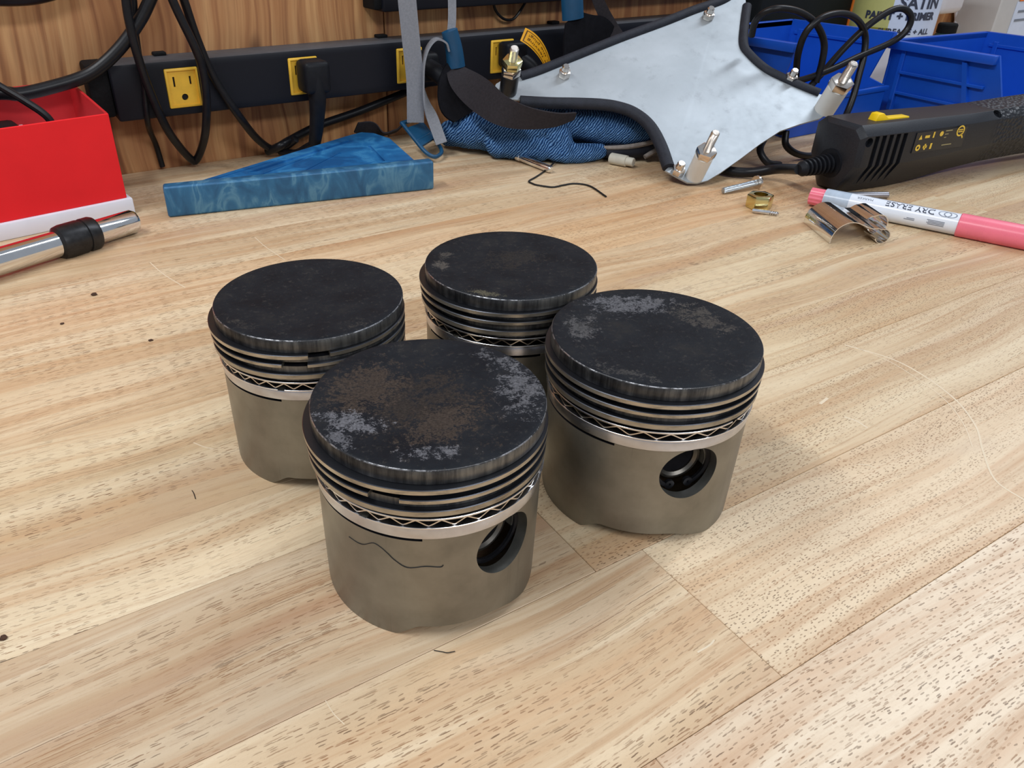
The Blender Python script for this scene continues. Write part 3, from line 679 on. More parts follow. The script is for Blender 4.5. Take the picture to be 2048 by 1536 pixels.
    Mc = zframe(h * 0.0358 + Vector((0, 0, 0.0377)), h, (0, 0, -1)) @ Matrix.Rotation(math.radians(ear), 4, 'Z')
    Vs, Fs = [], []; n = 64
    for k in range(n + 1):
        a = math.radians(24) + math.radians(312) * k / n
        for r, z in ((0.0108, -0.0006), (0.0125, -0.0006), (0.0125, 0.0006), (0.0108, 0.0006)): Vs.append((r * math.cos(a), r * math.sin(a), z))
    for k in range(n):
        for q in range(4):
            q2 = (q + 1) % 4; Fs.append([k * 4 + q, k * 4 + q2, k * 4 + 4 + q2, k * 4 + 4 + q])
    Fs.append([0, 1, 2, 3]); Fs.append([n * 4 + q for q in (3, 2, 1, 0)])
    ears = []
    for sgn in (-1, 1):
        E = lathe([(0.0007, -0.0007), (0.0021, -0.0007), (0.0021, 0.0007), (0.0007, 0.0007)], 20)
        ears.append(xform(E, Matrix.Translation((0.0100, sgn * 0.0042, 0))))
    mesh('circlip', *xform(merge((Vs, Fs), *ears), Mc), M['clip'], t)
    return t

def pol(r, deg): return (r * math.cos(math.radians(deg)), r * math.sin(math.radians(deg)))
# patch directions follow where each crown's carbon has flaked (world axes, piston centre as origin)
GR = (0.105, 0.105, 0.115); BR = (0.046, 0.034, 0.027); PG = (0.118, 0.118, 0.130); DB = (0.030, 0.023, 0.019)
crA = crown_mat('carbon_crown_front', [(-0.004, -0.004, 0.040, 0, 1.0, DB, 0.8, 0.62), (-0.019, 0.018, 0.0208, 35, 1.5, BR, 0.9, 0.60), (-0.004, -0.017, 0.0182, 20, 1.5, BR, 0.85, 0.62), (0.0330, -0.0120, 0.0156, 62, 2.2, GR, 0.9, 0.66), (0.036, 0.008, 0.0117, 100, 2.0, GR, 0.7, 0.70), (-0.0315, 0.0000, 0.0097, -40, 2.4, PG, 0.95, 0.64), (-0.0390, -0.0080, 0.0065, -70, 2.2, PG, 0.8, 0.68), (-0.0150, -0.0300, 0.0072, -28, 2.6, PG, 0.85, 0.66)], 1.3)
crB = crown_mat('carbon_crown_right', [(0.010, 0.0265, 0.0149, -28, 2.3, GR, 0.92, 0.64), (-0.022, 0.021, 0.012, 40, 2.0, (0.075, 0.073, 0.075), 0.85, 0.66), (0.027, 0.001, 0.015, 100, 1.9, (0.060, 0.053, 0.047), 0.8, 0.66), (-0.033, -0.018, 0.008, 120, 2.6, (0.055, 0.052, 0.050), 0.7, 0.68)], 4.7)
crC = crown_mat('carbon_crown_left', [(-0.036, -0.012, 0.006, 110, 2.4, (0.045, 0.040, 0.036), 0.6, 0.70), (0.006, -0.038, 0.005, 0, 3.0, (0.05, 0.045, 0.04), 0.6, 0.72)], 8.2)
crD = crown_mat('carbon_crown_back', [(-0.024, 0.0254, 0.005, 30, 1.5, (0.075, 0.066, 0.058), 0.7, 0.64), (-0.0325, 0.0150, 0.006, 60, 1.4, (0.085, 0.075, 0.066), 0.8, 0.62), (0.004, 0.004, 0.024, 0, 1.2, (0.028, 0.024, 0.021), 0.6, 0.64), (-0.031, -0.0235, 0.006, -50, 3.0, (0.10, 0.09, 0.06), 0.8, 0.66)], 12.9)
PA = piston((0.1109, 0.2062), 281, 'front piston of the four, crown with brown and grey flaked patches', crA, (70, -137, 40, 60), (-0.0014, -0.0003), 31, 150)
PB = piston((0.2171, 0.2008), 254, 'right piston of the four, pin hole with eared clip facing front', crB, (100, 60, 80, -83), (-0.0009, -0.0004), 26)
PC = piston((0.1038, 0.3081), 272, 'left piston of the four, crown smooth black, two ring gaps in front', crC, (-105, -119, 50, 80), (-0.0012, 0.0003), 33)
PD = piston((0.2063, 0.2934), 300, 'back piston of the four, dull black crown, standing nearest the wall', crD, (-22, 60, 80, 50), (-0.0013, 0.0002), 33)

# stray fibre clinging to the front skirt
hp = [(-160.8, .0411), (-155, .0408), (-151.2, .0415), (-146, .0440), (-142.2, .0432), (-138.5, .0410), (-135.4, .0387), (-129.4, .0360), (-121, .0371), (-114, .0366), (-112.5, .0374)]
hair = mesh('fibre', *tube([(0.1109 + 0.04302 * math.cos(math.radians(a)), 0.2062 + 0.04302 * math.sin(math.radians(a)), z) for a, z in hp], 0.00016, 6, 5), M['hair'])
tag(hair, 'thin dark curved fibre stuck across the front piston skirt', 'fibre')

w = mesh('fibre', *tube([(x, y, 0.0004) for x, y in [(0.034, 0.2975), (0.0342, 0.2949), (0.0339, 0.2907)]], 0.00018, 6, 5), M['hair']); tag(w, 'short dark fibre on the bench left of the front piston', 'fibre')
w = mesh('fibre', *tube([(x, y, 0.0004) for x, y in [(0.0884, 0.1631), (0.0908, 0.161), (0.0922, 0.1597), (0.0949, 0.1589)]], 0.00016, 6, 5), M['hair']); tag(w, 'dark fibre lying on the bench before the front piston', 'fibre')

# ------------------------------------------------------------------ power strip with receptacles
strip = empty('power_strip', 'long black power strip with yellow sockets mounted along the wall', 'power strip', (0.5, 0.79, 0.0605))
def W2(o, d, base): return [Vector(v) - Vector(base) for v in d[0]], d[1]
SB = (0.5, 0.79, 0.0605)
cut = []
XO = [0.162, 0.2845, 0.4075, 0.5295, 0.6535, 0.778, 0.88]
for x in XO: cut.append(box(x - 0.0158, x + 0.0158, 0.78, 0.797, 0.0677, 0.1043))
me = boolean_cut(box(0.0985, 0.930, 0.79, 0.833, 0.0605, 0.1112, 0.0022, 2), cut)
for v in me.vertices: v.co -= Vector(SB)
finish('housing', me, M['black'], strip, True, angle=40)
for x in (0.0885,):
    o = mesh('end_cap', *W2(None, box(0.079, 0.0985, 0.797, 0.833, 0.064, 0.1120, 0.003, 2), SB), M['endcap'], strip)
for x in (0.152, 0.392, 0.63):
    mesh('mounting_lug', *W2(None, merge(box(x - 0.006, x + 0.006, 0.822, 0.833, 0.111, 0.1145, 0.001)), SB), M['endcap'], strip)
for x in XO:
    D = merge(box(x - 0.0156, x + 0.0156, 0.7915, 0.797, 0.0679, 0.1041, 0.0012, 2))
    rim = boolean_cut(box(x - 0.0156, x + 0.0156, 0.7885, 0.7965, 0.0679, 0.1041, 0.0012, 2), [box(x - 0.0133, x + 0.0133, 0.78, 0.7905, 0.0702, 0.1018)] +
                      [box(x - 0.0086, x - 0.0068, 0.785, 0.795, 0.0872, 0.0965), box(x + 0.0068, x + 0.0086, 0.785, 0.795, 0.0885, 0.0960), xform(lathe([(0.0031, 0), (0.0031, 0.012)], 20, closed=False), zframe((x + 0.0004, 0.784, 0.0772), (0, 1, 0)))])
    for v in rim.vertices: v.co -= Vector(SB)
    fo = finish('receptacle', rim, M['yellow'], strip, True, angle=40)
    mesh('socket_holes', *W2(None, merge(box(x - 0.0086, x - 0.0068, 0.7926, 0.7945, 0.0872, 0.0965), box(x + 0.0068, x + 0.0086, 0.7926, 0.7945, 0.0885, 0.0960), box(x - 0.003, x + 0.0036, 0.7926, 0.7945, 0.0742, 0.0802)), SB), M['slot'], fo, smooth=False)

def right_angle_plug(x, z, label):
    """moulded plug lying against its socket with the cord leaving downwards"""
    t = empty('plug', label, 'plug', (x, 0.7895, z))
    hd = box(-0.0135, 0.0135, -0.031, -0.0005, -0.0150, 0.0165, 0.005, 3)
    mesh('plug_body', *hd, M['plug'], t, angle=50)
    st = tube([(0, -0.020, 0.002), (0, -0.022, -0.018), (-0.001, -0.020, -0.036), (-0.002, -0.016, -0.052), (-0.003, -0.010, -0.068)], [0.0115, 0.0105, 0.0092, 0.0085, 0.0075], 14, 5, 0.85)
    mesh('strain_relief', *st, M['plug'], t)
    mesh('cord', *tube([(-0.003, -0.010, -0.068), (-0.008, 0.0, -0.074), (-0.018, 0.012, -0.082), (-0.032, 0.024, -0.0805)], 0.0042, 10, 6), M['cord'], t)
    return t
right_angle_plug(0.2845 + 0.0045, 0.0870, 'angled black plug in the second yellow socket, cord hanging down')
t = empty('plug', 'black plug half hidden behind the grey hanging strap', 'plug', (0.4165, 0.7895, 0.087))
mesh('plug_body', *box(-0.0135, 0.0135, -0.030, -0.0005, -0.0155, 0.0150, 0.006, 3), M['plug'], t, angle=50)
mesh('strain_relief', *tube([(0, -0.026, 0), (0.006, -0.040, -0.006), (0.012, -0.046, -0.016), (0.012, -0.042, -0.028)], [0.010, 0.009, 0.008, 0.007], 12, 5), M['plug'], t)
t = empty('plug', 'flat black plug in the socket behind the black spacer, yellow tag beside it', 'plug', (0.537, 0.7895, 0.088))
mesh('plug_body', *box(-0.0145, 0.0150, -0.022, -0.0005, -0.0125, 0.0150, 0.004, 3), M['plug'], t, angle=50)
mesh('strain_relief', *tube([(0.008, -0.014, -0.003), (0.018, -0.022, -0.012), (0.026, -0.026, -0.024), (0.034, -0.024, -0.034)], [0.0085, 0.008, 0.0072, 0.0065], 12, 5), M['plug'], t)
mesh('cord', *tube([(0.034, -0.024, -0.034), (0.048, -0.020, -0.046), (0.062, -0.012, -0.060), (0.07, 0.0, -0.075), (0.08, 0.012, -0.0835)], 0.0042, 10, 6), M['cord'], t)
t = empty('plug', 'black plug in the fifth socket behind the charcoal strap', 'plug', (0.648, 0.7895, 0.085))
mesh('plug_body', *box(-0.0135, 0.0130, -0.026, -0.0005, -0.0145, 0.0150, 0.005, 3), M['plug'], t, angle=50)

# yellow warning tag on that plug's cord (a curled strip, lettered upside down)
tagt = empty('warning_tag', 'curled yellow warning tag with lettering above the metal plate edge', 'tag', (0.553, 0.748, 0.10))
def tag_pt(u, v):
    # u 0..1 along the long side (top left -> lower right), v 0..1 across
    a = Vector((0.5343, 0.752, 0.1205)).lerp(Vector((0.5280, 0.752, 0.1075)), v)
    b = Vector((0.5560, 0.744, 0.1120)).lerp(Vector((0.5440, 0.744, 0.0990)), v)
    c = Vector((0.5735, 0.752, 0.0790)).lerp(Vector((0.5640, 0.752, 0.0770)), v)
    return (a * (1 - u) ** 2 + b * 2 * u * (1 - u) * 1.0 + c * u * u) if True else a
def tag_sheet(u0, u1, v0, v1, nu, nv, off):
    Vs, Fs = [], []
    for i in range(nu + 1):
        for j in range(nv + 1):
            p = tag_pt(u0 + (u1 - u0) * i / nu, v0 + (v1 - v0) * j / nv); Vs.append(p - Vector((0.55, 0.835, 0.0)).normalized() * off - Vector(tagt.location))
    for i in range(nu):
        for j in range(nv): Fs.append([i * (nv + 1) + j, i * (nv + 1) + j + 1, (i + 1) * (nv + 1) + j + 1, (i + 1) * (nv + 1) + j])
    return Vs, Fs
def solidify(d, n, th):
    V, F = d; k = len(V); n = Vector(n).normalized() * th
    V2 = [Vector(v) for v in V] + [Vector(v) + n for v in V]; F2 = [list(f) for f in F] + [[i + k for i in f][::-1] for f in F]
    ed = {}
    for f in F:
        for a, b in zip(f, list(f[1:]) + [f[0]]): ed[(a, b)] = 1
    for (a, b) in ed:
        if (b, a) not in ed: F2.append([b, a, a + k, b + k])
    return V2, F2
mesh('tag_sheet', *solidify(tag_sheet(0, 1, 0, 1, 24, 8, 0), (0.5, 0.8, 0), 0.0005), M['tagyel'], tagt)
bl = merge(tag_sheet(0.06, 0.97, 0.10, 0.14, 24, 1, 0.0004), tag_sheet(0.06, 0.97, 0.86, 0.90, 24, 1, 0.0004), tag_sheet(0.06, 0.09, 0.12, 0.88, 2, 6, 0.0004))
mesh('border_line', *bl, M['tagedge'], tagt, smooth=False)
for s_, vc in (('e leaving', 0.64), ('c the plug!', 0.34)):
    TV, TF = text_data(s_, 1.0, 0.0, 'LEFT')
    mx = max(v.x for v in TV); out = []
    for v in TV:
        u = 0.16 + (mx - v.x) / mx * 0.80; w = vc + v.y * 0.23 * 0.0 + v.y * 0.24
        out.append(tag_pt(u, w) - Vector((0.55, 0.835, 0.0)).normalized() * 0.0005 - Vector(tagt.location))
    mesh('lettering', out, TF, M['tagedge'], tagt, smooth=False)

# black bar above the strip and its thin wire
bar = empty('wall_bar', 'black bar fixed to the wall above the power strip', 'bar', (0.75, 0.833, 0.16))
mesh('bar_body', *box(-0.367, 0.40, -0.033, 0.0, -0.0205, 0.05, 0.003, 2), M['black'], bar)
mesh('end_block', *box(-0.376, -0.3665, -0.030, 0.0, -0.0180, 0.046, 0.002, 2), M['endcap'], bar)
w = mesh('thin_wire', *tube(CORD['THIN_LOOP'], 0.0016, 8, 6), M['cord']); tag(w, 'thin black wire looping below the upper wall bar', 'wire')

# ------------------------------------------------------------------ loose cords on the left
def cord(key, r, label):
    o = mesh('electric_wire', *tube(CORD[key], r, 12, 7), M['cord']); tag(o, label, 'cord'); return o
cord('CORD_A', 0.0058, 'thickest black cord sweeping from top past the power strip end to the red box')
cord('CORD_B', 0.0040, 'black cord hanging in a narrow V left and right of the first socket')
cord('CORD_B2', 0.0028, 'thin black cord dropping behind the V cord to the bench')
cord('CORD_C', 0.0040, 'black cord slanting down right between the first and second sockets')
cord('CORD_D', 0.0044, 'black cord rising right from the bench behind the angled plug')
cord('CORD_TOP', 0.0080, 'black cord crossing the top left corner of the wall')

# ------------------------------------------------------------------ red carton on a white tray
bx = empty('red_box', 'open red cardboard box with white base at the left wall', 'box', (0.0808, 0.7081, 0.0), math.radians(8.5))
Lx, Dy, TH = 0.27, 0.104, 0.0022
mesh('base_tray', *box(-Lx - 0.004, 0.0038, -0.0035, Dy + 0.004, 0.0, 0.0140, 0.0012, 2), M['white'], bx)['label'] = 'white card base tray'
mesh('front_wall', *box(-Lx, 0.0, 0.0, TH, 0.0140, 0.0868, 0.0005, 1), M['red'], bx)
mesh('back_wall', *box(-Lx, 0.0, Dy - TH, Dy, 0.0140, 0.0985, 0.0005, 1), M['redin'], bx)
for x in (-TH, -Lx):
    mesh('side_wall', *xform(prism([(0.0022, 0.0140), (Dy - 0.0022, 0.0140), (Dy - 0.0022, 0.0985), (0.0022, 0.0868)], 0, TH), Matrix(((0, 0, 1, x), (1, 0, 0, 0), (0, 1, 0, 0), (0, 0, 0, 1)))), M['redin'], bx, smooth=False)
mesh('inner_tray', *merge(box(-Lx + TH, -TH, TH, Dy - TH, 0.058, 0.060), box(-0.052, -0.049, TH, Dy - TH, 0.060, 0.066)), M['white'], bx, smooth=False)
blk = mesh('black_device', *box(-0.055, 0.055, -0.034, 0.034, 0.0, 0.016, 0.006, 3), M['case'], None, True, (-0.038, 0.7420, 0.0603), (0, 0, math.radians(8.5)), angle=50)
tag(blk, 'black gadget lying inside the open red box', 'gadget')
c = mesh('device_wire', *tube([(-0.06, 0.74, 0.165), (-0.02, 0.742, 0.137), (0.004, 0.741, 0.1135), (0.022, 0.738, 0.098), (0.036, 0.735, 0.0835), (0.040, 0.734, 0.068), (0.040, 0.738, 0.0625)], 0.0032, 10, 6), M['cord']); tag(c, 'thin black cord dropping into the open red box', 'cord')

# ------------------------------------------------------------------ steel bar with black collar
a, b = Vector((-0.110, 0.5735, 0.0142)), Vector((0.0770, 0.6560, 0.0100))
t = empty('extension_bar', 'chrome socket extension bar with black collar before the red box', 'bar', a)
L = (b - a).length; ds = (b - a).normalized()
o = mesh('bar_shaft', *rod((0, 0, 0), ds, [(0.0100, 0), (0.0100, L - 0.048), (0.0098, L - 0.046), (0.0098, L - 0.003), (0.0082, L)], 40), M['chrome'], t)
sc_ = 0.1615
mesh('collar', *rod((0, 0, 0), ds, [(0.0100, sc_ - 0.026), (0.0128, sc_ - 0.024), (0.0136, sc_ - 0.020), (0.0136, sc_ - 0.006), (0.0126, sc_ - 0.0055), (0.0126, sc_ - 0.0035), (0.0136, sc_ - 0.003), (0.0136, sc_ + 0.004), (0.0126, sc_ + 0.0065), (0.0100, sc_ + 0.007)], 40), M['collar'], t)['label'] = 'black locking collar'

# ------------------------------------------------------------------ blue rafter square
sq = empty('rafter_square', 'blue metal rafter square lying flat below the power strip', 'square', (0.1074, 0.6776, 0.0), math.atan2(0.6300 - 0.6776, 0.3486 - 0.1074))
FL = 0.2460
mesh('fence', *box(0, FL, 0, 0.0130, 0, 0.0275, 0.0022, 3), M['fence'], sq)
tri = [(0.004, 0.0132), (0.192, 0.146), (0.212, 0.158), (0.224, 0.150), (0.235, 0.122), (0.2365, 0.0132)]
slots = [[(0.075, 0.0455), (0.085, 0.0455), (0.196, 0.1245), (0.190, 0.1285)], [(0.205, 0.040), (0.2085, 0.040), (0.2085, 0.10), (0.205, 0.10)]]
me = boolean_cut(prism(tri, 0.0140, 0.0205), [prism(s_, 0.0185, 0.03) for s_ in slots] + [prism([(0.03 + k * 0.045, 0.025), (0.033 + k * 0.045, 0.025), (0.118 + k * 0.028, 0.082), (0.116 + k * 0.028, 0.084)], 0.0198, 0.03) for k in range(3)])
finish('blade', me, M['square'], sq, True, angle=30)

# ------------------------------------------------------------------ straps with buckles
st = empty('strap_harness', 'grey webbing straps with teal buckles hanging before the power strip', 'strap', (0.40, 0.74, 0.0))
SO = Vector((0.40, 0.74, 0.0))
def at(d): return [Vector(v) - SO for v in d[0]], d[1]
vx = (0.88, -0.45, 0)
mesh('webbing', *at(ribbon(CORD['STRAP1'], vx, 0.0185, 0.0016)), M['web'], st, angle=60)
mesh('webbing', *at(ribbon(CORD['STRAP2'], [(0.9, -0.35, 0.1), (0.9, -0.35, 0.1), (0.75, 0.6, 0), (0.35, 0.9, 0), (0.3, 0.95, 0), (0.3, 0.95, 0), (0.3, 0.95, 0), (0.3, 0.95, 0), (0.3, 0.95, 0)], 0.0125, 0.0018)), M['web'], st, angle=60)
mesh('webbing', *at(ribbon(CORD['STRAP3'], vx, 0.0085, 0.0014)), M['web'], st, angle=60)
mesh('webbing', *at(ribbon(CORD['STRAP4'], vx, [0.012, 0.013, 0.014, 0.014, 0.014], 0.0014)), M['darkweb'], st, angle=60)
mesh('webbing', *at(ribbon(CORD['TAIL'], [(0.2, -0.5, 0.8), (0.2, -0.5, 0.8), (0, -0.9, 0.4), (0.1, -0.8, 0.5), (0, -0.8, 0.6)], [0.014, 0.02, 0.016, 0.014, 0.010], 0.0016)), M['darkweb'], st, angle=60)
mesh('elastic_band', *at(ribbon(CORD['DARK'], [(0.8, -0.3, 0.0), (0.7, -0.2, 0.5), (0.45, 0.0, 0.85), (0.3, -0.1, 0.95), (0.1, -0.3, 0.95), (0.0, -0.35, 0.9), (0, -0.35, 0.9)], [0.018, 0.028, 0.033, 0.029, 0.024, 0.016, 0.008], 0.0022)), M['darkweb'], st, angle=60)
mesh('elastic_band', *at(ribbon(CORD['DARK2'], [(0.9, -0.1, 0)] * 4, [0.022, 0.040, 0.046, 0.030], 0.004)), M['pad'], st, angle=60)
mesh('elastic_band', *at(ribbon(CORD['DARK3'], [(0.95, -0.1, 0)] * 5, [0.022, 0.050, 0.075, 0.085, 0.085], 0.003)), M['pad'], st, angle=60)
mesh('sleeve', *at(tube([(0.4300, 0.741, 0.1255), (0.4355, 0.741, 0.107), (0.4385, 0.741, 0.0885)], [0.0085, 0.0092, 0.0098], 14, 5, 0.6, (0.4, 0.9, 0))), M['buckle'], st)
mesh('sleeve', *at(tube(CORD['SLEEVE2'], 0.0125, 14, 5, 0.5, (0.4, 0.9, 0))), M['buckle'], st)
# ladder-lock buckle: two rails, cross bars and a rounded loop
bp = [Vector((0.3795, 0.758, 0.033)), Vector((0.4075, 0.772, 0.033)), Vector((0.4125, 0.7200, 0.0065)), Vector((0.3850, 0.7020, 0.0060))]
def bl_(u, v): return (bp[0].lerp(bp[1], u)).lerp(bp[3].lerp(bp[2], u), v)
loop = [bl_(0.04, 0.0), bl_(0.02, 0.45), bl_(0.04, 0.80), bl_(0.25, 0.97), bl_(0.55, 1.0), bl_(0.85, 0.95), bl_(0.98, 0.75), bl_(0.98, 0.4), bl_(0.96, 0.0)]
parts = [tube(loop, 0.0022, 10, 6), tube([bl_(0, 0), bl_(0.5, 0.01), bl_(1, 0)], 0.0024, 10, 4), tube([bl_(0, 0.50), bl_(1, 0.46)], 0.0022, 10, 1)]
n_ = (bp[1] - bp[0]).cross(bp[3] - bp[0]).normalized() * 0.0016
q = [bl_(0.02, 0.16), bl_(0.98, 0.16), bl_(0.98, 0.62), bl_(0.02, 0.66)]
parts.append(([p - n_ for p in q] + [p + n_ for p in q], [[0, 1, 2, 3], [7, 6, 5, 4], [0, 4, 5, 1], [1, 5, 6, 2], [2, 6, 7, 3], [3, 7, 4, 0]]))
mesh('buckle', *at(merge(*parts)), M['buckle'], st, angle=40)

# ------------------------------------------------------------------ knitted glove
def lumps(chains, vox, lap=8):
    d = merge(*[tube(p, r, 18, 6, fl) for p, r, fl in chains])
    # round the blunt ends with small balls
    balls = []
    for p, r, fl in chains:
        for c, rr in ((p[0], r[0]), (p[-1], r[-1])):
            bm = bmesh.new(); bmesh.ops.create_icosphere(bm, subdivisions=3, radius=rr)
            for v in bm.verts: v.co = Vector((v.co.x, v.co.y, v.co.z * fl)) + Vector(c)
            balls.append(bm_data(bm))
    d = merge(d, *balls)
    me = bpy.data.meshes.new('work'); me.from_pydata([tuple(v) for v in d[0]], [], d[1])
    o = bpy.data.objects.new('work', me); COL.objects.link(o)
    m = o.modifiers.new('r', 'REMESH'); m.mode = 'VOXEL'; m.voxel_size = vox
    m = o.modifiers.new('s', 'SMOOTH'); m.iterations = lap; m.factor = 0.6
    dg = bpy.context.evaluated_depsgraph_get(); out = bpy.data.meshes.new_from_object(o.evaluated_get(dg)); bpy.data.objects.remove(o)
    out.materials.clear()
    return out
gl = empty('work_glove', 'crumpled blue knitted work glove under the grey metal plate', 'glove', (0.50, 0.67, 0.0))
GO = Vector((0.50, 0.67, 0.0))
chains = [
    ([(0.437, 0.752, 0.017), (0.452, 0.728, 0.022), (0.478, 0.700, 0.026), (0.505, 0.676, 0.026)], [0.016, 0.023, 0.027, 0.024], 0.85),
    ([(0.475, 0.735, 0.020), (0.52, 0.70, 0.026), (0.56, 0.67, 0.028), (0.60, 0.645, 0.025)], [0.018, 0.026, 0.028, 0.024], 0.9),
    ([(0.505, 0.680, 0.034), (0.512, 0.663, 0.030), (0.513, 0.648, 0.020), (0.512, 0.637, 0.011)], [0.016, 0.016, 0.014, 0.010], 1.0),
    ([(0.506, 0.643, 0.0105), (0.525, 0.634, 0.0100), (0.548, 0.626, 0.0100)], [0.0105, 0.0108, 0.0095], 0.95),
    ([(0.46, 0.690, 0.014), (0.478, 0.674, 0.013), (0.494, 0.656, 0.012)], [0.014, 0.014, 0.012], 0.9),
    ([(0.60, 0.66, 0.016), (0.625, 0.638, 0.014), (0.645, 0.628, 0.012)], [0.018, 0.015, 0.012], 0.9)]
me = lumps(chains, 0.0022, 6)
for v in me.vertices:
    p = v.co; nz = mnoise.noise(p * 55) * 0.0022 + mnoise.noise(p * 130) * 0.0010
    v.co = p + v.normal * nz - GO
    if v.co.z < 0.0003: v.co.z = 0.0003
finish('knit_body', me, M['knit'], gl, True, angle=False)
# folded cuff lobe with its paler hem
cl = lumps([([(0.532, 0.662, 0.034), (0.560, 0.640, 0.031), (0.590, 0.620, 0.028), (0.615, 0.607, 0.027)], [0.016, 0.0195, 0.0175, 0.010], 0.9)], 0.0022, 5)
for v in cl.vertices:
    p = v.co; v.co = p + v.normal * (mnoise.noise(p * 60) * 0.0018) - GO
finish('cuff', cl, M['knit'], gl, True, angle=False)
mesh('hem', *[[Vector(v) - GO for v in x] if i == 0 else x for i, x in enumerate(tube([(0.548, 0.622, 0.0155), (0.572, 0.608, 0.0165), (0.598, 0.5975, 0.021), (0.618, 0.596, 0.028)], [0.0018, 0.0026, 0.0026, 0.002], 10, 6))], M['hem'], gl)
mesh('palm_coating', *[[Vector(v) - GO for v in x] if i == 0 else x for i, x in enumerate(tube([(0.556, 0.624, 0.010), (0.585, 0.610, 0.011), (0.612, 0.601, 0.016), (0.628, 0.600, 0.022)], [0.007, 0.009, 0.009, 0.006], 12, 6))], M['palm'], gl)
mesh('hem', *[[Vector(v) - GO for v in x] if i == 0 else x for i, x in enumerate(tube([(0.588, 0.597, 0.006), (0.603, 0.594, 0.013), (0.620, 0.594, 0.021)], [0.0025, 0.0032, 0.002], 10, 6))], M['hem'], gl)

# ------------------------------------------------------------------ aluminium plate with edge trim and standoffs
N = Vector(CORD['NORMAL']).normalized()
PO = Vector((0.62, 0.60, 0.06))
pl = empty('metal_plate', 'bare aluminium plate with rubber edge trim leaning on the blue glove', 'plate', PO)
def pt(d): return [Vector(v) - PO for v in d[0]], d[1]
poly = CORD['PLATE']; P3 = [Vector(p) for p in poly]; kk = len(P3)
mesh('sheet', *pt(([p for p in P3] + [p - N * 0.0018 for p in P3], [list(range(kk)), [kk + i for i in range(kk)][::-1]] + [[i, kk + i, kk + (i + 1) % kk, (i + 1) % kk] for i in range(kk)])), M['plate'], pl, smooth=False)
for key, r in (('TRIM1', 0.0056), ('TRIM2', 0.0052), ('TRIM3', 0.0062)):
    mesh('edge_trim', *pt(tube(CORD[key], r, 14, 6, 0.9, tuple(N))), M['trim'], pl, angle=60)
def hexa(r, h, bev=0.0008):
    return prism([(r * math.cos(PI / 3 * k), r * math.sin(PI / 3 * k)) for k in range(6)], 0, h, bev, 2)
def standoff(base, h1, r1, mat, nuts, nr, stud_l, stud_r, name_lab):
    Mb = zframe(Vector(base) - PO, N, (1, 0, 0))
    s_ = mesh('spacer', *xform(lathe([(r1, 0), (r1, h1 - 0.0004), (r1 - 0.0004, h1)], 32, closed=False), Mb), mat, pl); s_['label'] = name_lab
    z = h1
    for k, (nh, nm) in enumerate(nuts):
        mesh('hex_nut', *xform(hexa(nr, nh), Mb @ Matrix.Translation((0, 0, z)) @ Matrix.Rotation(0.35 * k + 0.2, 4, 'Z')), nm, s_, angle=25); z += nh
    mesh('stud', *xform(lathe([(stud_r, z - 0.003), (stud_r, z + stud_l - 0.0015), (stud_r * 0.75, z + stud_l)], 24, closed=False), Mb), M['stud'], s_)
standoff(CORD['B_LEFT'], 0.0235, 0.0092, M['spacer'], [(0.0085, M['nickel']), (0.0085, M['brass'])], 0.0102, 0.0145, 0.0046, 'black spacer under two stacked nuts')
standoff(CORD['B_BOT'], 0.0290, 0.0088, M['nylon'], [(0.0075, M['nickel'])], 0.0098, 0.0225, 0.0040, 'white nylon spacer at the near corner')
standoff(CORD['B_RIGHT'], 0.0300, 0.0105, M['nylon'], [(0.0085, M['nickel'])], 0.0118, 0.0215, 0.0047, 'white nylon spacer at the right corner')
for key in ('S1', 'S2', 'S3', 'S4'):
    Mb = zframe(Vector(CORD[key]) - PO, N, (1, 0, 0))
    s_ = mesh('screw', *xform(merge(hexa(0.0066, 0.0065), xform(lathe([(0.0040, 0.006), (0.0040, 0.0122), (0.0030, 0.0136)], 20, closed=False), Matrix.Identity(4))), Mb), M['nickel'], pl, angle=25)

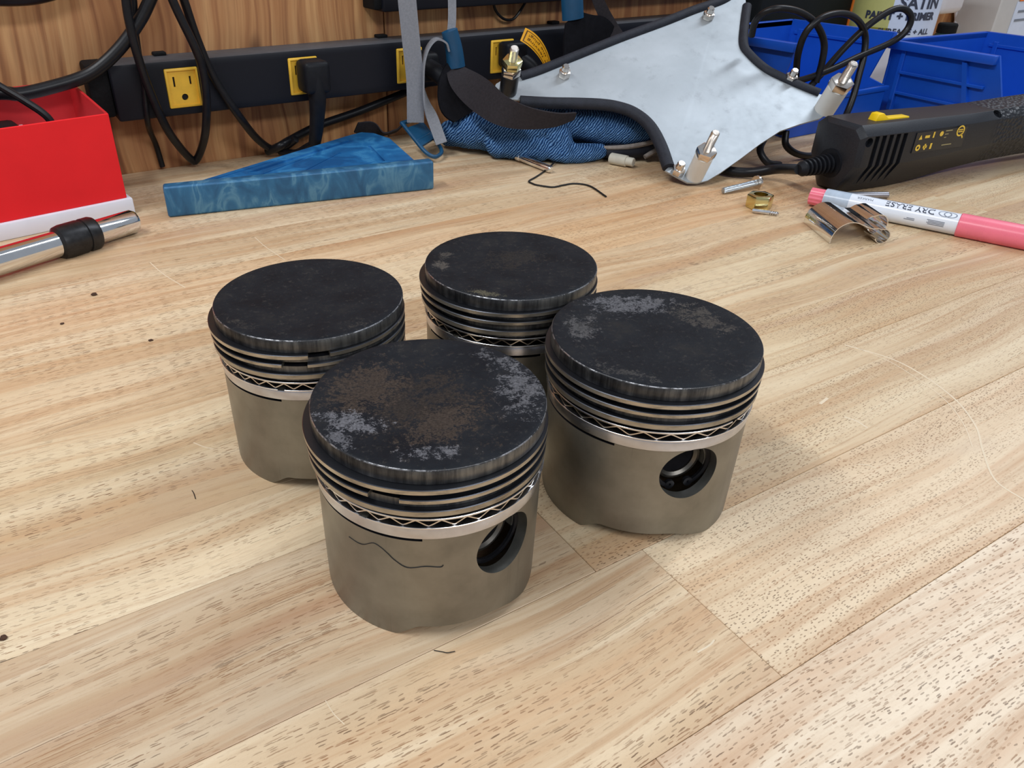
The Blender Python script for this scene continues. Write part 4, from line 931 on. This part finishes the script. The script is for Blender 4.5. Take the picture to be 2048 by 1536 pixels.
# ------------------------------------------------------------------ blue stacking bins
def bin_(name_label, loc, rz, w, d, h, taper=0.006, lip=0.045, front=0.034):
    """open-front stacking bin: local x = width, -y = mouth; side walls cut down in front"""
    t = empty('storage_bin', name_label, 'bin', loc, rz)
    th = 0.0026
    mesh('floor', *box(-w / 2 + taper, w / 2 - taper, -d, 0, 0.0, th, 0.0005, 1), M['bin'], t, smooth=False)
    side = [(0, 0), (-d, 0), (-d - 0.004, lip), (-d + 0.018, lip + 0.006), (-d + front, h), (0.004, h)]
    for s_ in (-1, 1):
        Vs, Fs = prism(side, 0, th)
        V2 = [Vector((s_ * (w / 2 - taper + taper * v[1] / h - v[2]), v[0], v[1])) for v in Vs]
        mesh('side_wall', V2, Fs, M['bin'], t, smooth=False)
        # rolled rim flange and ribs outside
        yb, yf = 0.004, -d + front
        mesh('rim', *merge(box(s_ * (w / 2) - 0.004 + s_ * 0.002, s_ * (w / 2) + 0.004 + s_ * 0.002, yf, yb, h - 0.010, h, 0.0012, 2)), M['bin'], t)
        ribs = []
        for z in (h * 0.36, h * 0.62):
            xo = s_ * (w / 2 - taper + taper * z / h); ribs.append(box(min(xo, xo + s_ * 0.004), max(xo, xo + s_ * 0.004), -d + 0.040, -0.018, z - 0.0018, z + 0.0018, 0.0006, 1))
            xi = s_ * (w / 2 - taper + taper * z / h - th)
        xo = s_ * (w / 2 - taper * 0.5); ribs.append(box(min(xo - 0.003, xo + s_ * 0.004), max(xo + 0.003, xo + s_ * 0.004) , -0.020, -0.014, 0.012, h - 0.01, 0.0006, 1))
        xi = s_ * (w / 2 - th); ribs.append(box(min(xi, xi - s_ * 0.003), max(xi, xi - s_ * 0.003), -d + 0.036, -0.008, h - 0.017, h - 0.013, 0.0005, 1))
        P = [(-d + 0.052, 0.012), (-d + 0.046, 0.012), (-d + 0.066, h - 0.012), (-d + 0.072, h - 0.012)]
        Vs, Fs = prism(P, 0, 0.004)
        ribs.append(([Vector((s_ * (w / 2 - taper + taper * v[1] / h + v[2]), v[0], v[1])) for v in Vs], Fs))
        mesh('side_rib', *merge(*ribs), M['bin'], t)
    mesh('back_wall', *box(-w / 2 + 0.001, w / 2 - 0.001, 0.0, th, 0.0, h, 0.0005, 1), M['bin'], t, smooth=False)
    mesh('rim', *box(-w / 2 - 0.004, w / 2 + 0.004, 0.0, 0.008, h - 0.008, h, 0.0012, 2), M['bin'], t)
    mesh('front_lip', *merge(box(-w / 2 + 0.002, w / 2 - 0.002, -d - 0.006, -d - 0.003, 0.0, lip, 0.0008, 1), box(-w / 2 + 0.001, w / 2 - 0.001, -d - 0.010, -d - 0.003, lip - 0.006, lip, 0.0012, 2)), M['bin'], t)
    return t
bin_('left blue plastic storage bin behind the metal plate and black cable loops', (0.8860, 0.7425, 0), math.radians(0), 0.178, 0.150, 0.105, front=0.003)
bin_('right blue plastic storage bin behind the yellow switched hot air gun', (1.0870, 0.5980, 0), math.radians(-6), 0.178, 0.168, 0.0935)

# ------------------------------------------------------------------ hot air gun
GA, GB = Vector((0.693, 0.4375, 0.0)), Vector((0.990, 0.3885, 0.0))
gun = empty('heat_gun', 'black hand tool with vent slots and yellow switch, cable behind', 'power tool', GA, math.atan2(GB.y - GA.y, GB.x - GA.x))
def gsec(s_, k, w, dz=0.0, cy=0.0):
    """casing section: tall front flat, bevelled top, undercut lower flats"""
    c = 0.033
    p = [(-0.030, 0.0290), (-0.030, 0.0575), (-0.0205, 0.0655), (0.0205, 0.0655), (0.030, 0.0575), (0.030, 0.0290), (0.0135, 0.0008), (-0.0135, 0.0008)]
    return [Vector((s_, y * w + cy, c + dz + (z - c) * k)) for y, z in p]
secs = [gsec(-0.0215, 0.70, 0.56, 0.0, -0.004), gsec(-0.0190, 0.88, 0.80, 0.0, -0.003), gsec(-0.0140, 1.0, 1.0), gsec(0.045, 1.0, 1.0), gsec(0.085, 0.94, 0.97, 0.0015), gsec(0.125, 0.86, 0.90, 0.0035), gsec(0.165, 0.82, 0.86, 0.0055), gsec(0.22, 0.82, 0.86, 0.0075), gsec(0.32, 0.84, 0.88, 0.0090), gsec(0.35, 0.70, 0.72, 0.0090)]
V, F = [], []
for s_ in secs: V += s_
for i in range(len(secs) - 1):
    for k in range(8): F.append([i * 8 + k, i * 8 + (k + 1) % 8, i * 8 + 8 + (k + 1) % 8, i * 8 + 8 + k])
F.append(list(range(8))[::-1]); F.append([(len(secs) - 1) * 8 + k for k in range(8)])
cutters = []
for k in range(5):
    s0 = -0.0045 + k * 0.0085
    outer = [(-0.037, 0.0568), (-0.037, 0.026), (-0.022, 0.004)]; inner = [(-0.0185, 0.0095), (-0.0262, 0.0290), (-0.0262, 0.0568)]
    ringi = outer + inner
    Vs = [Vector((s0, y, z)) for y, z in ringi] + [Vector((s0 + 0.0052, y, z)) for y, z in ringi]
    Fs = [list(range(6)), [i + 6 for i in range(6)][::-1]] + [[i, i + 6, (i + 1) % 6 + 6, (i + 1) % 6] for i in range(6)]
    cutters.append((Vs, Fs))
cutters.append(xform(lathe([(0.0042, 0), (0.0042, 0.02)], 24, closed=False), zframe((-0.0105, -0.045, 0.0520), (0, 1, 0))))
cutters.append(xform(lathe([(0.0046, 0), (0.0046, 0.014)], 24, closed=False), zframe((0.158, -0.0280, 0.0700), (0, 0.62, -0.7))))
me = boolean_cut((V, F), cutters)
bm = bmesh.new(); bm.from_mesh(me)
es = [e for e in bm.edges if len(e.link_faces) == 2 and e.calc_face_angle(0) > 0.5 and abs((e.verts[0].co - e.verts[1].co).x) > 0.0075 and abs((e.verts[0].co - e.verts[1].co).z) < 0.02]
bmesh.ops.bevel(bm, geom=es, offset=0.0022, segments=2, profile=0.5, affect='EDGES', clamp_overlap=True); bm.to_mesh(me); bm.free()
gb = finish('casing', me, M['gun'], gun, True, angle=28)
# vent interiors are dark slots backed by a black core
mesh('vent_core', *merge(*[box(-0.0046 + k * 0.0085, 0.0008 + k * 0.0085, -0.0268, -0.0200, 0.0285, 0.0569) for k in range(5)]), M['gunblack'], gun, smooth=False)
# switch: rocker wedge and slide
sw = prism([(0.010, 0.0640), (0.052, 0.0640), (0.052, 0.0668), (0.0255, 0.0672), (0.0190, 0.0720), (0.0130, 0.0715)], -0.0125, -0.0030, 0.0008)
mesh('switch', *xform(sw, Matrix(((1, 0, 0, 0), (0, 0, 1, 0.0), (0, 1, 0, 0), (0, 0, 0, 1)))), M['switch'], gun)['label'] = 'yellow slide switch'
# rating sticker with yellow pictograms on the front facet
STK = Matrix.Translation((0.0455, -0.0302, 0.0465)) @ Matrix.Rotation(math.radians(1.4), 4, 'Z') @ Matrix(((1, 0, 0, 0), (0, 0, -1, 0), (0, 1, 0, 0), (0, 0, 0, 1)))
stk = mesh('sticker', *xform(box(0, 0.066, -0.0095, 0.0095, 0, 0.0006), STK), M['sticker'], gun, smooth=False)
def disc(x, y, r, n=14): return [(x + r * math.cos(2 * PI * k / n), y + r * math.sin(2 * PI * k / n), 0.0008) for k in range(n)], [list(range(n))]
def ann(x, y, r0, r1, n=20):
    Vs = [(x + r * math.cos(2 * PI * k / n), y + r * math.sin(2 * PI * k / n), 0.0008) for r in (r0, r1) for k in range(n)]
    return Vs, [[k, (k + 1) % n, n + (k + 1) % n, n + k] for k in range(n)]
def quad(x0, x1, y0, y1): return [(x0, y0, 0.0008), (x1, y0, 0.0008), (x1, y1, 0.0008), (x0, y1, 0.0008)], [[0, 1, 2, 3]]
def trig(x, y, s_): return [(x - s_, y - s_, 0.0008), (x + s_, y - s_, 0.0008), (x, y + s_, 0.0008)], [[0, 1, 2]]
icons = merge(trig(0.006, 0.005, 0.0022), quad(0.0115, 0.0175, 0.0035, 0.006), quad(0.0215, 0.0235, 0.003, 0.0085), disc(0.0325, 0.0058, 0.0024), ann(0.006, -0.0048, 0.0013, 0.0030), quad(0.0125, 0.0175, -0.0060, -0.0035), quad(0.0140, 0.0160, -0.0075, -0.0020), quad(0.0215, 0.0240, -0.0075, -0.002), ann(0.0575, 0.0062, 0.0038, 0.0052), quad(0.0545, 0.0605, 0.0050, 0.0060), quad(0.0545, 0.0605, 0.0068, 0.0078), ([(0.0585, 0.003, 0.0008), (0.0625, -0.0015, 0.0008), (0.0632, -0.0002, 0.0008), (0.0600, 0.0040, 0.0008)], [[0, 1, 2, 3]]))
mesh('pictogram', *xform(icons, STK), M['icon'], stk, smooth=False)
mesh('small_print', *xform(merge(quad(0.037, 0.046, 0.0075, 0.0085), quad(0.037, 0.042, 0.0045, 0.0053), quad(0.037, 0.040, 0.0015, 0.0023), quad(0.037, 0.050, -0.0058, -0.0048)), STK), M['icongrey'], stk, smooth=False)
# ribbed strain relief and cable
rp = [(0.0075, -0.038)]
for k in range(7):
    s0 = -0.034 + k * 0.0042; rp += [(0.0066 + k * 0.0004, s0), (0.0066 + k * 0.0004, s0 + 0.0018), (0.0050, s0 + 0.0020), (0.0050, s0 + 0.0040)]
rp = [(0.0042, -0.038)] + rp[1:] + [(0.0125, -0.0045), (0.0125, 0.004)]
mesh('strain_relief', *xform(lathe(rp, 28, closed=False), zframe((-0.018, -0.003, 0.0275), (1, 0.0, 0.06), (0, 0, 1)) @ Matrix.Scale(1.08, 4)), M['plug'], gun, angle=30)
gi = Matrix.Rotation(-gun.rotation_euler.z, 4, 'Z') @ Matrix.Translation(-GA)
p_end = Matrix.Translation(GA) @ Matrix.Rotation(gun.rotation_euler.z, 4, 'Z') @ (Vector((-0.018, -0.003, 0.0275)) + Vector((1, 0.0, 0.06)).normalized() * -0.040)
mesh('cable', *xform(tube([tuple(p_end)] + CORD['GUN_CORD'][1:], 0.0048, 12, 7), gi), M['cord'], gun)
for key in ('GUN_LOOP_A', 'GUN_LOOP_B', 'GUN_LOOP_C', 'GUN_LOOP_D'):
    mesh('cable', *xform(tube(CORD[key], 0.0036, 12, 7), gi), M['cord'], gun)

# ------------------------------------------------------------------ marker pen
ma, mb = Vector((0.6240, 0.4180, 0.0091)), Vector((0.6965, 0.2310, 0.0091))
mk = empty('marker_pen', 'white and pink dry erase marker lying at the right', 'marker', ma)
dm = (mb - ma).normalized()
Mk = zframe((0, 0, 0), dm, (0, 0, 1))
R = 0.0088
flute = []
for k in range(48):
    rr = 0.0074 + 0.0004 * math.cos(12 * 2 * PI * k / 48); flute.append((rr * math.cos(2 * PI * k / 48), rr * math.sin(2 * PI * k / 48)))
mesh('end_plug', *xform(prism(flute, 0.0, 0.0125, 0.0), Mk), M['pink'], mk, angle=60)
mesh('barrel', *xform(lathe([(R, 0.0124), (R, 0.118)], 40, closed=False), Mk), M['barrel'], mk)
mesh('barrel_print', *xform(lathe([(R - 0.0002, 0.0126), (R + 0.0001, 0.0126), (R + 0.0001, 0.0335), (R - 0.0002, 0.0335)], 40), Mk), M['smoke'], mk)['label'] = 'grey printed band'
mesh('cap', *xform(lathe([(R + 0.0002, 0.118), (R + 0.0008, 0.1185), (R + 0.0007, 0.198), (R - 0.002, 0.200)], 40, closed=False), Mk), M['pink'], mk)['label'] = 'pink cap'
def wrap(d, s0, a0, flip=-1, off=0.00015):
    out = []
    for v in d[0]:
        v = Vector(v); a = a0 + v.y * flip / R; out.append(Mk @ Vector(((R + off) * math.cos(a), (R + off) * math.sin(a), s0 - v.x)))
    return out, d[1]
A0 = math.radians(28)
mesh('lettering', *wrap(text_data('DRY ERASE', 0.0078, 0.0001, 'LEFT', sx=0.98), 0.1000, A0, 1), M['ink'], mk, smooth=False)
mesh('lettering', *wrap(text_data('MARKER', 0.0034, 0.0, 'LEFT'), 0.0520, A0, 1), M['greyink'], mk, smooth=False)
fine_ = merge(*[([(x, y, 0), (x + w_, y, 0), (x + w_, y + 0.0007, 0), (x, y + 0.0007, 0)], [[0, 1, 2, 3]]) for x, y, w_ in ((0, -0.0052, 0.050), (0.004, -0.0066, 0.040))])
mesh('small_print', *wrap(fine_, 0.0990, A0, 1), M['greyink'], mk, smooth=False)
bars = merge(*[([(0, y, 0), (w_, y, 0), (w_, y + 0.0006, 0), (0, y + 0.0006, 0)], [[0, 1, 2, 3]]) for y, w_ in ((0, 0.012), (-0.0012, 0.013), (-0.0023, 0.012), (-0.0034, 0.013))])
mesh('small_print', *wrap(bars, 0.1090, math.radians(98), 1), M['greyink'], mk, smooth=False)
mesh('small_print', *wrap(merge(*[([(0, y, 0), (w_, y, 0), (w_, y + 0.0006, 0), (0, y + 0.0006, 0)], [[0, 1, 2, 3]]) for y, w_ in ((0, 0.008), (-0.0012, 0.006))]), 0.0870, math.radians(95), 1), M['greyink'], mk, smooth=False)
em = merge(*[([(x * 1.0 + r * math.cos(2 * PI * k / 20) * 1.6, r * math.sin(2 * PI * k / 20), 0) for r in (0.0026, 0.0031) for k in range(20)], [[k, (k + 1) % 20, 20 + (k + 1) % 20, 20 + k] for k in range(20)]) for x in (0.0, 0.004)])
mesh('emblem', *wrap(em, 0.1110, A0, 1), M['greyink'], mk, smooth=False)
sm = empty('steel_pin', 'grey steel pin lying behind the dry erase marker', 'pin', (0.672, 0.4135, 0.0032))
mesh('pin_shaft', *rod((-0.02, 0.011, 0), (0.034, -0.020, 0), [(0.0026, 0), (0.0031, 0.0006), (0.0031, 0.0605), (0.0026, 0.0612)], 20), M['greystick'], sm)

# ------------------------------------------------------------------ chrome spring clip
ck = empty('spring_clip', 'polished chrome spring clip with curled ends beside the marker', 'clip', (0.5590, 0.3469, 0.0))
wv_ = Vector((0.5827 - 0.5590, 0.3903 - 0.3469, 0)); wl_ = wv_.length; wv_.normalize(); ex = Vector((wv_.y, -wv_.x, 0))
def sheet(prof, w0, w1, th=0.0007, sub=5):
    C = catmull([(p[0], p[1], 0) for p in prof], sub); n = len(C); Vs, Fs = [], []
    for i in range(n):
        T = (C[min(i + 1, n - 1)] - C[max(i - 1, 0)]).normalized(); nn = Vector((-T.y, T.x, 0)) * th
        for w_ in (w0, w1):
            for q in (C[i], C[i] + nn): Vs.append(ex * q.x + wv_ * w_ + Vector((0, 0, q.y)))
    for i in range(n - 1):
        a = i * 4; b = a + 4
        Fs += [[a, a + 2, b + 2, b], [a + 1, b + 1, b + 3, a + 3], [a, b, b + 1, a + 1], [a + 2, a + 3, b + 3, b + 2]]
    Fs += [[0, 1, 3, 2], [(n - 1) * 4 + k for k in (0, 2, 3, 1)]]
    return Vs, Fs
arch = [(0.0, 0.0005), (0.0004, 0.006), (0.0035, 0.0125), (0.010, 0.0170), (0.017, 0.0175), (0.024, 0.0150), (0.031, 0.0125), (0.037, 0.0125)]
mesh('arch', *sheet(arch, 0, wl_), M['chrome'], ck, angle=60)
def curl(cx_, cz_, r, a0, a1, n=12): return [(cx_ + r * math.cos(math.radians(a0 + (a1 - a0) * k / n)), cz_ + r * math.sin(math.radians(a0 + (a1 - a0) * k / n))) for k in range(n + 1)]
mesh('curled_tongue', *sheet([(0.037, 0.0125), (0.041, 0.0150)] + curl(0.0475, 0.0086, 0.0078, 120, -150), wl_ * 0.42, wl_), M['chrome'], ck, angle=60)
mesh('curled_tongue', *sheet([(0.037, 0.0125), (0.0385, 0.0118)] + curl(0.0415, 0.0062, 0.0056, 100, -160), 0, wl_ * 0.36), M['chrome'], ck, angle=60)

# ------------------------------------------------------------------ small hardware on the bench
nu = empty('hex_nut', 'yellow zinc hex nut on the bench left of the chrome clip', 'nut', (0.5795, 0.4370, 0.0), 0.35)
d = boolean_cut(hexa(0.0118, 0.0125, 0.0012), [lathe([(0.0062, -0.01), (0.0062, 0.03)], 32, closed=False)])
finish('nut_body', d, M['brass'], nu, True, angle=25)
t = empty('drill_bit', 'short bright drill bit lying just before the hex nut', 'drill bit', (0.5632, 0.4300, 0.0021), math.atan2(0.4130 - 0.4300, 0.5760 - 0.5632))
mesh('shank', *rod((0, 0, 0), (1, 0, 0), [(0.0020, 0), (0.0020, 0.0145)], 16), M['rail'], t)
Vs, Fs = [], []; n = 24
for i in range(n + 1):
    for k in range(6):
        a = 2 * PI * k / 6 + i * 0.55; rr = (0.0019 if k % 3 else 0.0011) * (1 if i < n - 3 else (n - i) / 3.2 + 0.05); Vs.append((0.0145 + i * 0.00032, rr * math.cos(a), rr * math.sin(a)))
for i in range(n):
    for k in range(6): Fs.append([i * 6 + k, i * 6 + (k + 1) % 6, i * 6 + 6 + (k + 1) % 6, i * 6 + 6 + k])
Fs.append([n * 6 + k for k in range(6)])
mesh('twisted_tip', Vs, Fs, M['rail'], t)
t = empty('machine_screw', 'blue zinc machine screw lying between plate corner and hex nut', 'screw', (0.5800, 0.4800, 0.0032))
e1 = Vector((0.0420, -0.0045, 0.0030))
mesh('thread', *rod((0, 0, 0), e1, [(0.0022, 0), (0.0030, 0.0012), (0.0030, 0.0405)], 20), M['bluezinc'], t)
mesh('screw_head', *rod(e1, e1 * 2, [(0.0066, -0.0016), (0.0068, 0.0), (0.0052, 0.0024), (0.0016, 0.0034)], 24), M['nickel'], t)
t = empty('steel_pin', 'steel pin poking out from under the blue glove', 'pin', (0.4755, 0.640, 0.0042))
mesh('pin_shaft', *rod((-0.002, 0.030, 0.001), (0.0025, -0.026, 0), [(0.0034, 0), (0.0044, 0.001), (0.0044, 0.006), (0.0036, 0.0065), (0.0036, 0.054), (0.0028, 0.0555)], 24), M['chrome'], t)
t = empty('wooden_peg', 'short pale peg lying at the glove cuff', 'peg', (0.5580, 0.6000, 0.0062))
mesh('peg_body', *rod((-0.0045, 0.012, 0), (0.0055, -0.0125, 0), [(0.0050, 0), (0.0058, 0.001), (0.0058, 0.0190), (0.0046, 0.0195), (0.0046, 0.0262), (0.0040, 0.0270)], 24), M['cream'], t)
w = mesh('thin_wire', *tube([(.5023, .640, .003), (.4850, .6290, .0011), (.4707, .6198, .0009), (.4560, .6110, .0009), (.4421, .6034, .0009), (.4405, .5960, .0009), (.4419, .5887, .0009), (.4509, .5763, .0009), (.4640, .5760, .0009), (.4768, .5741, .0009), (.4846, .5605, .0009), (.4774, .5280, .0009)], 0.0009, 8, 6), M['hair']); tag(w, 'bent black wire offcut on the bench before the glove', 'wire')
for k, (x, y, s_) in enumerate(((0.0270, 0.5440, 0.0016), (0.0020, 0.5080, 0.0010), (-0.0478, 0.2480, 0.0011), (0.0475, 0.4560, 0.0010))):
    bm = bmesh.new(); bmesh.ops.create_icosphere(bm, subdivisions=2, radius=s_)
    for v in bm.verts: v.co = Vector((v.co.x * 1.4, v.co.y, v.co.z * 0.6)) * (1 + 0.5 * mnoise.noise(v.co * 900 + Vector((k, 0, 0))))
    o = mesh('crumb', *bm_data(bm), M['crumb'], None, True, (x, y, s_ * 0.5)); tag(o, ['dark crumb on the bench below the chrome bar', 'tiny dark crumb left of the chrome bar shadow', 'dark crumb at the left edge of the near bench', 'brown speck on the bench left of the left piston'][k], 'crumb')

# ------------------------------------------------------------------ things behind the bins
can = empty('paint_can', 'paint can with olive and white label behind the blue bins', 'can', (1.185, 0.735, 0.0))
CR = 0.058
mesh('can_body', *lathe([(CR - 0.004, 0), (CR, 0.002), (CR, 0.16), (CR - 0.006, 0.168), (CR - 0.02, 0.172), (0.02, 0.176)], 64, closed=False), M['greywhite'], can)
def cyl_patch(a0, a1, z0, z1, r, n=24):
    Vs, Fs = [], []
    for i in range(n + 1):
        a = math.radians(a0 + (a1 - a0) * i / n)
        for rr in (r, r + 0.0003):
            for z in (z0, z1): Vs.append((rr * math.cos(a), rr * math.sin(a), z))
    for i in range(n):
        a = i * 4; b = a + 4
        Fs += [[a, a + 1, b + 1, b], [a + 2, b + 2, b + 3, a + 3], [a + 1, a + 3, b + 3, b + 1], [a, b, b + 2, a + 2]]
    Fs += [[0, 2, 3, 1], [n * 4, n * 4 + 1, n * 4 + 3, n * 4 + 2]]
    return Vs, Fs
VA = math.degrees(math.atan2(-0.735, -1.185))   # direction towards the viewer side
mesh('label', *cyl_patch(VA - 85, VA - 2, 0.066, 0.15, CR + 0.0001), M['canlabel'], can)
mesh('label', *cyl_patch(VA - 2, VA + 88, 0.066, 0.15, CR + 0.0001), M['canwhite'], can)
mesh('label', *cyl_patch(VA - 28, VA - 1, 0.066, 0.088, CR + 0.0006), M['canolive'], can)
def can_text(s_, size, a_c, z, mat, bold=0.0006):
    TV, TF = text_data(s_, size, bold)
    out = [Vector(((CR + 0.0012) * math.cos(math.radians(a_c) + v.x / CR), (CR + 0.0012) * math.sin(math.radians(a_c) + v.x / CR), z + v.y)) for v in TV]
    mesh('lettering', out, TF, mat, can, smooth=False)
can_text('SATIN', 0.0215, VA + 34, 0.1205, M['ink'])
can_text('PAINT + PRIMER', 0.0135, VA + 12, 0.1035, M['ink'])
can_text('SURFACE + ALL', 0.0105, VA + 22, 0.0835, M['ink'], 0.0003)
can_text('+ +', 0.0090, VA + 18, 0.073, M['greyink'], 0.0)
cs = empty('tool_case', 'dark case standing between metal plate and paint can', 'case', (1.040, 0.80, 0.0))
mesh('case_body', *box(-0.10, 0.10, -0.028, 0.028, 0.0, 0.19, 0.006, 2), M['case'], cs)
mesh('case_trim', *box(0.0975, 0.1015, -0.030, -0.018, 0.07, 0.145, 0.001, 1), M['orange'], cs)
gbz = empty('green_bottle', 'dark green bottle with black lid behind the right bin', 'bottle', (1.275, 0.70, 0.0))
mesh('bottle_body', *lathe([(0.022, 0), (0.024, 0.002), (0.024, 0.055), (0.016, 0.068), (0.012, 0.074)], 32, closed=False), M['green'], gbz)
mesh('bottle_lid', *lathe([(0.0135, 0.074), (0.0135, 0.085), (0.012, 0.087)], 24, closed=False), M['endcap'], gbz)
ad = empty('wall_adapter', 'pale grey rounded adapter with dark back on the wall, right', 'adapter', (1.40, 0.833, 0.118))
mesh('adapter_shell', *box(-0.050, 0.012, -0.075, -0.022, -0.030, 0.05, 0.010, 3), M['greywhite'], ad, angle=50)
mesh('adapter_back', *box(-0.046, 0.055, -0.022, -0.0, -0.036, 0.05, 0.006, 2), M['case'], ad, angle=50)
w = mesh('pale_wire', *tube(CORD['WCABLE'], 0.0030, 10, 6), M['greywhite']); tag(w, 'pale grey cord curving down the wall above the right bin', 'cord')
ct = empty('carton', 'grey white carton with orange band at the far right wall', 'carton', (1.62, 0.79, 0.0))
mesh('carton_body', *box(-0.105, 0.12, -0.035, 0.035, 0.0, 0.21, 0.002, 1), M['carton'], ct)
mesh('carton_label', *box(-0.055, 0.115, -0.0362, -0.0352, 0.0, 0.098), M['canwhite'], ct, smooth=False)
mesh('orange_band', *box(-0.050, 0.115, -0.0368, -0.0360, 0.0985, 0.125), M['orange'], ct, smooth=False)
mesh('small_print', *merge(box(-0.045, 0.07, -0.0366, -0.0363, 0.080, 0.084), box(-0.048, 0.07, -0.0366, -0.0363, 0.066, 0.070)), M['greyink'], ct, smooth=False)
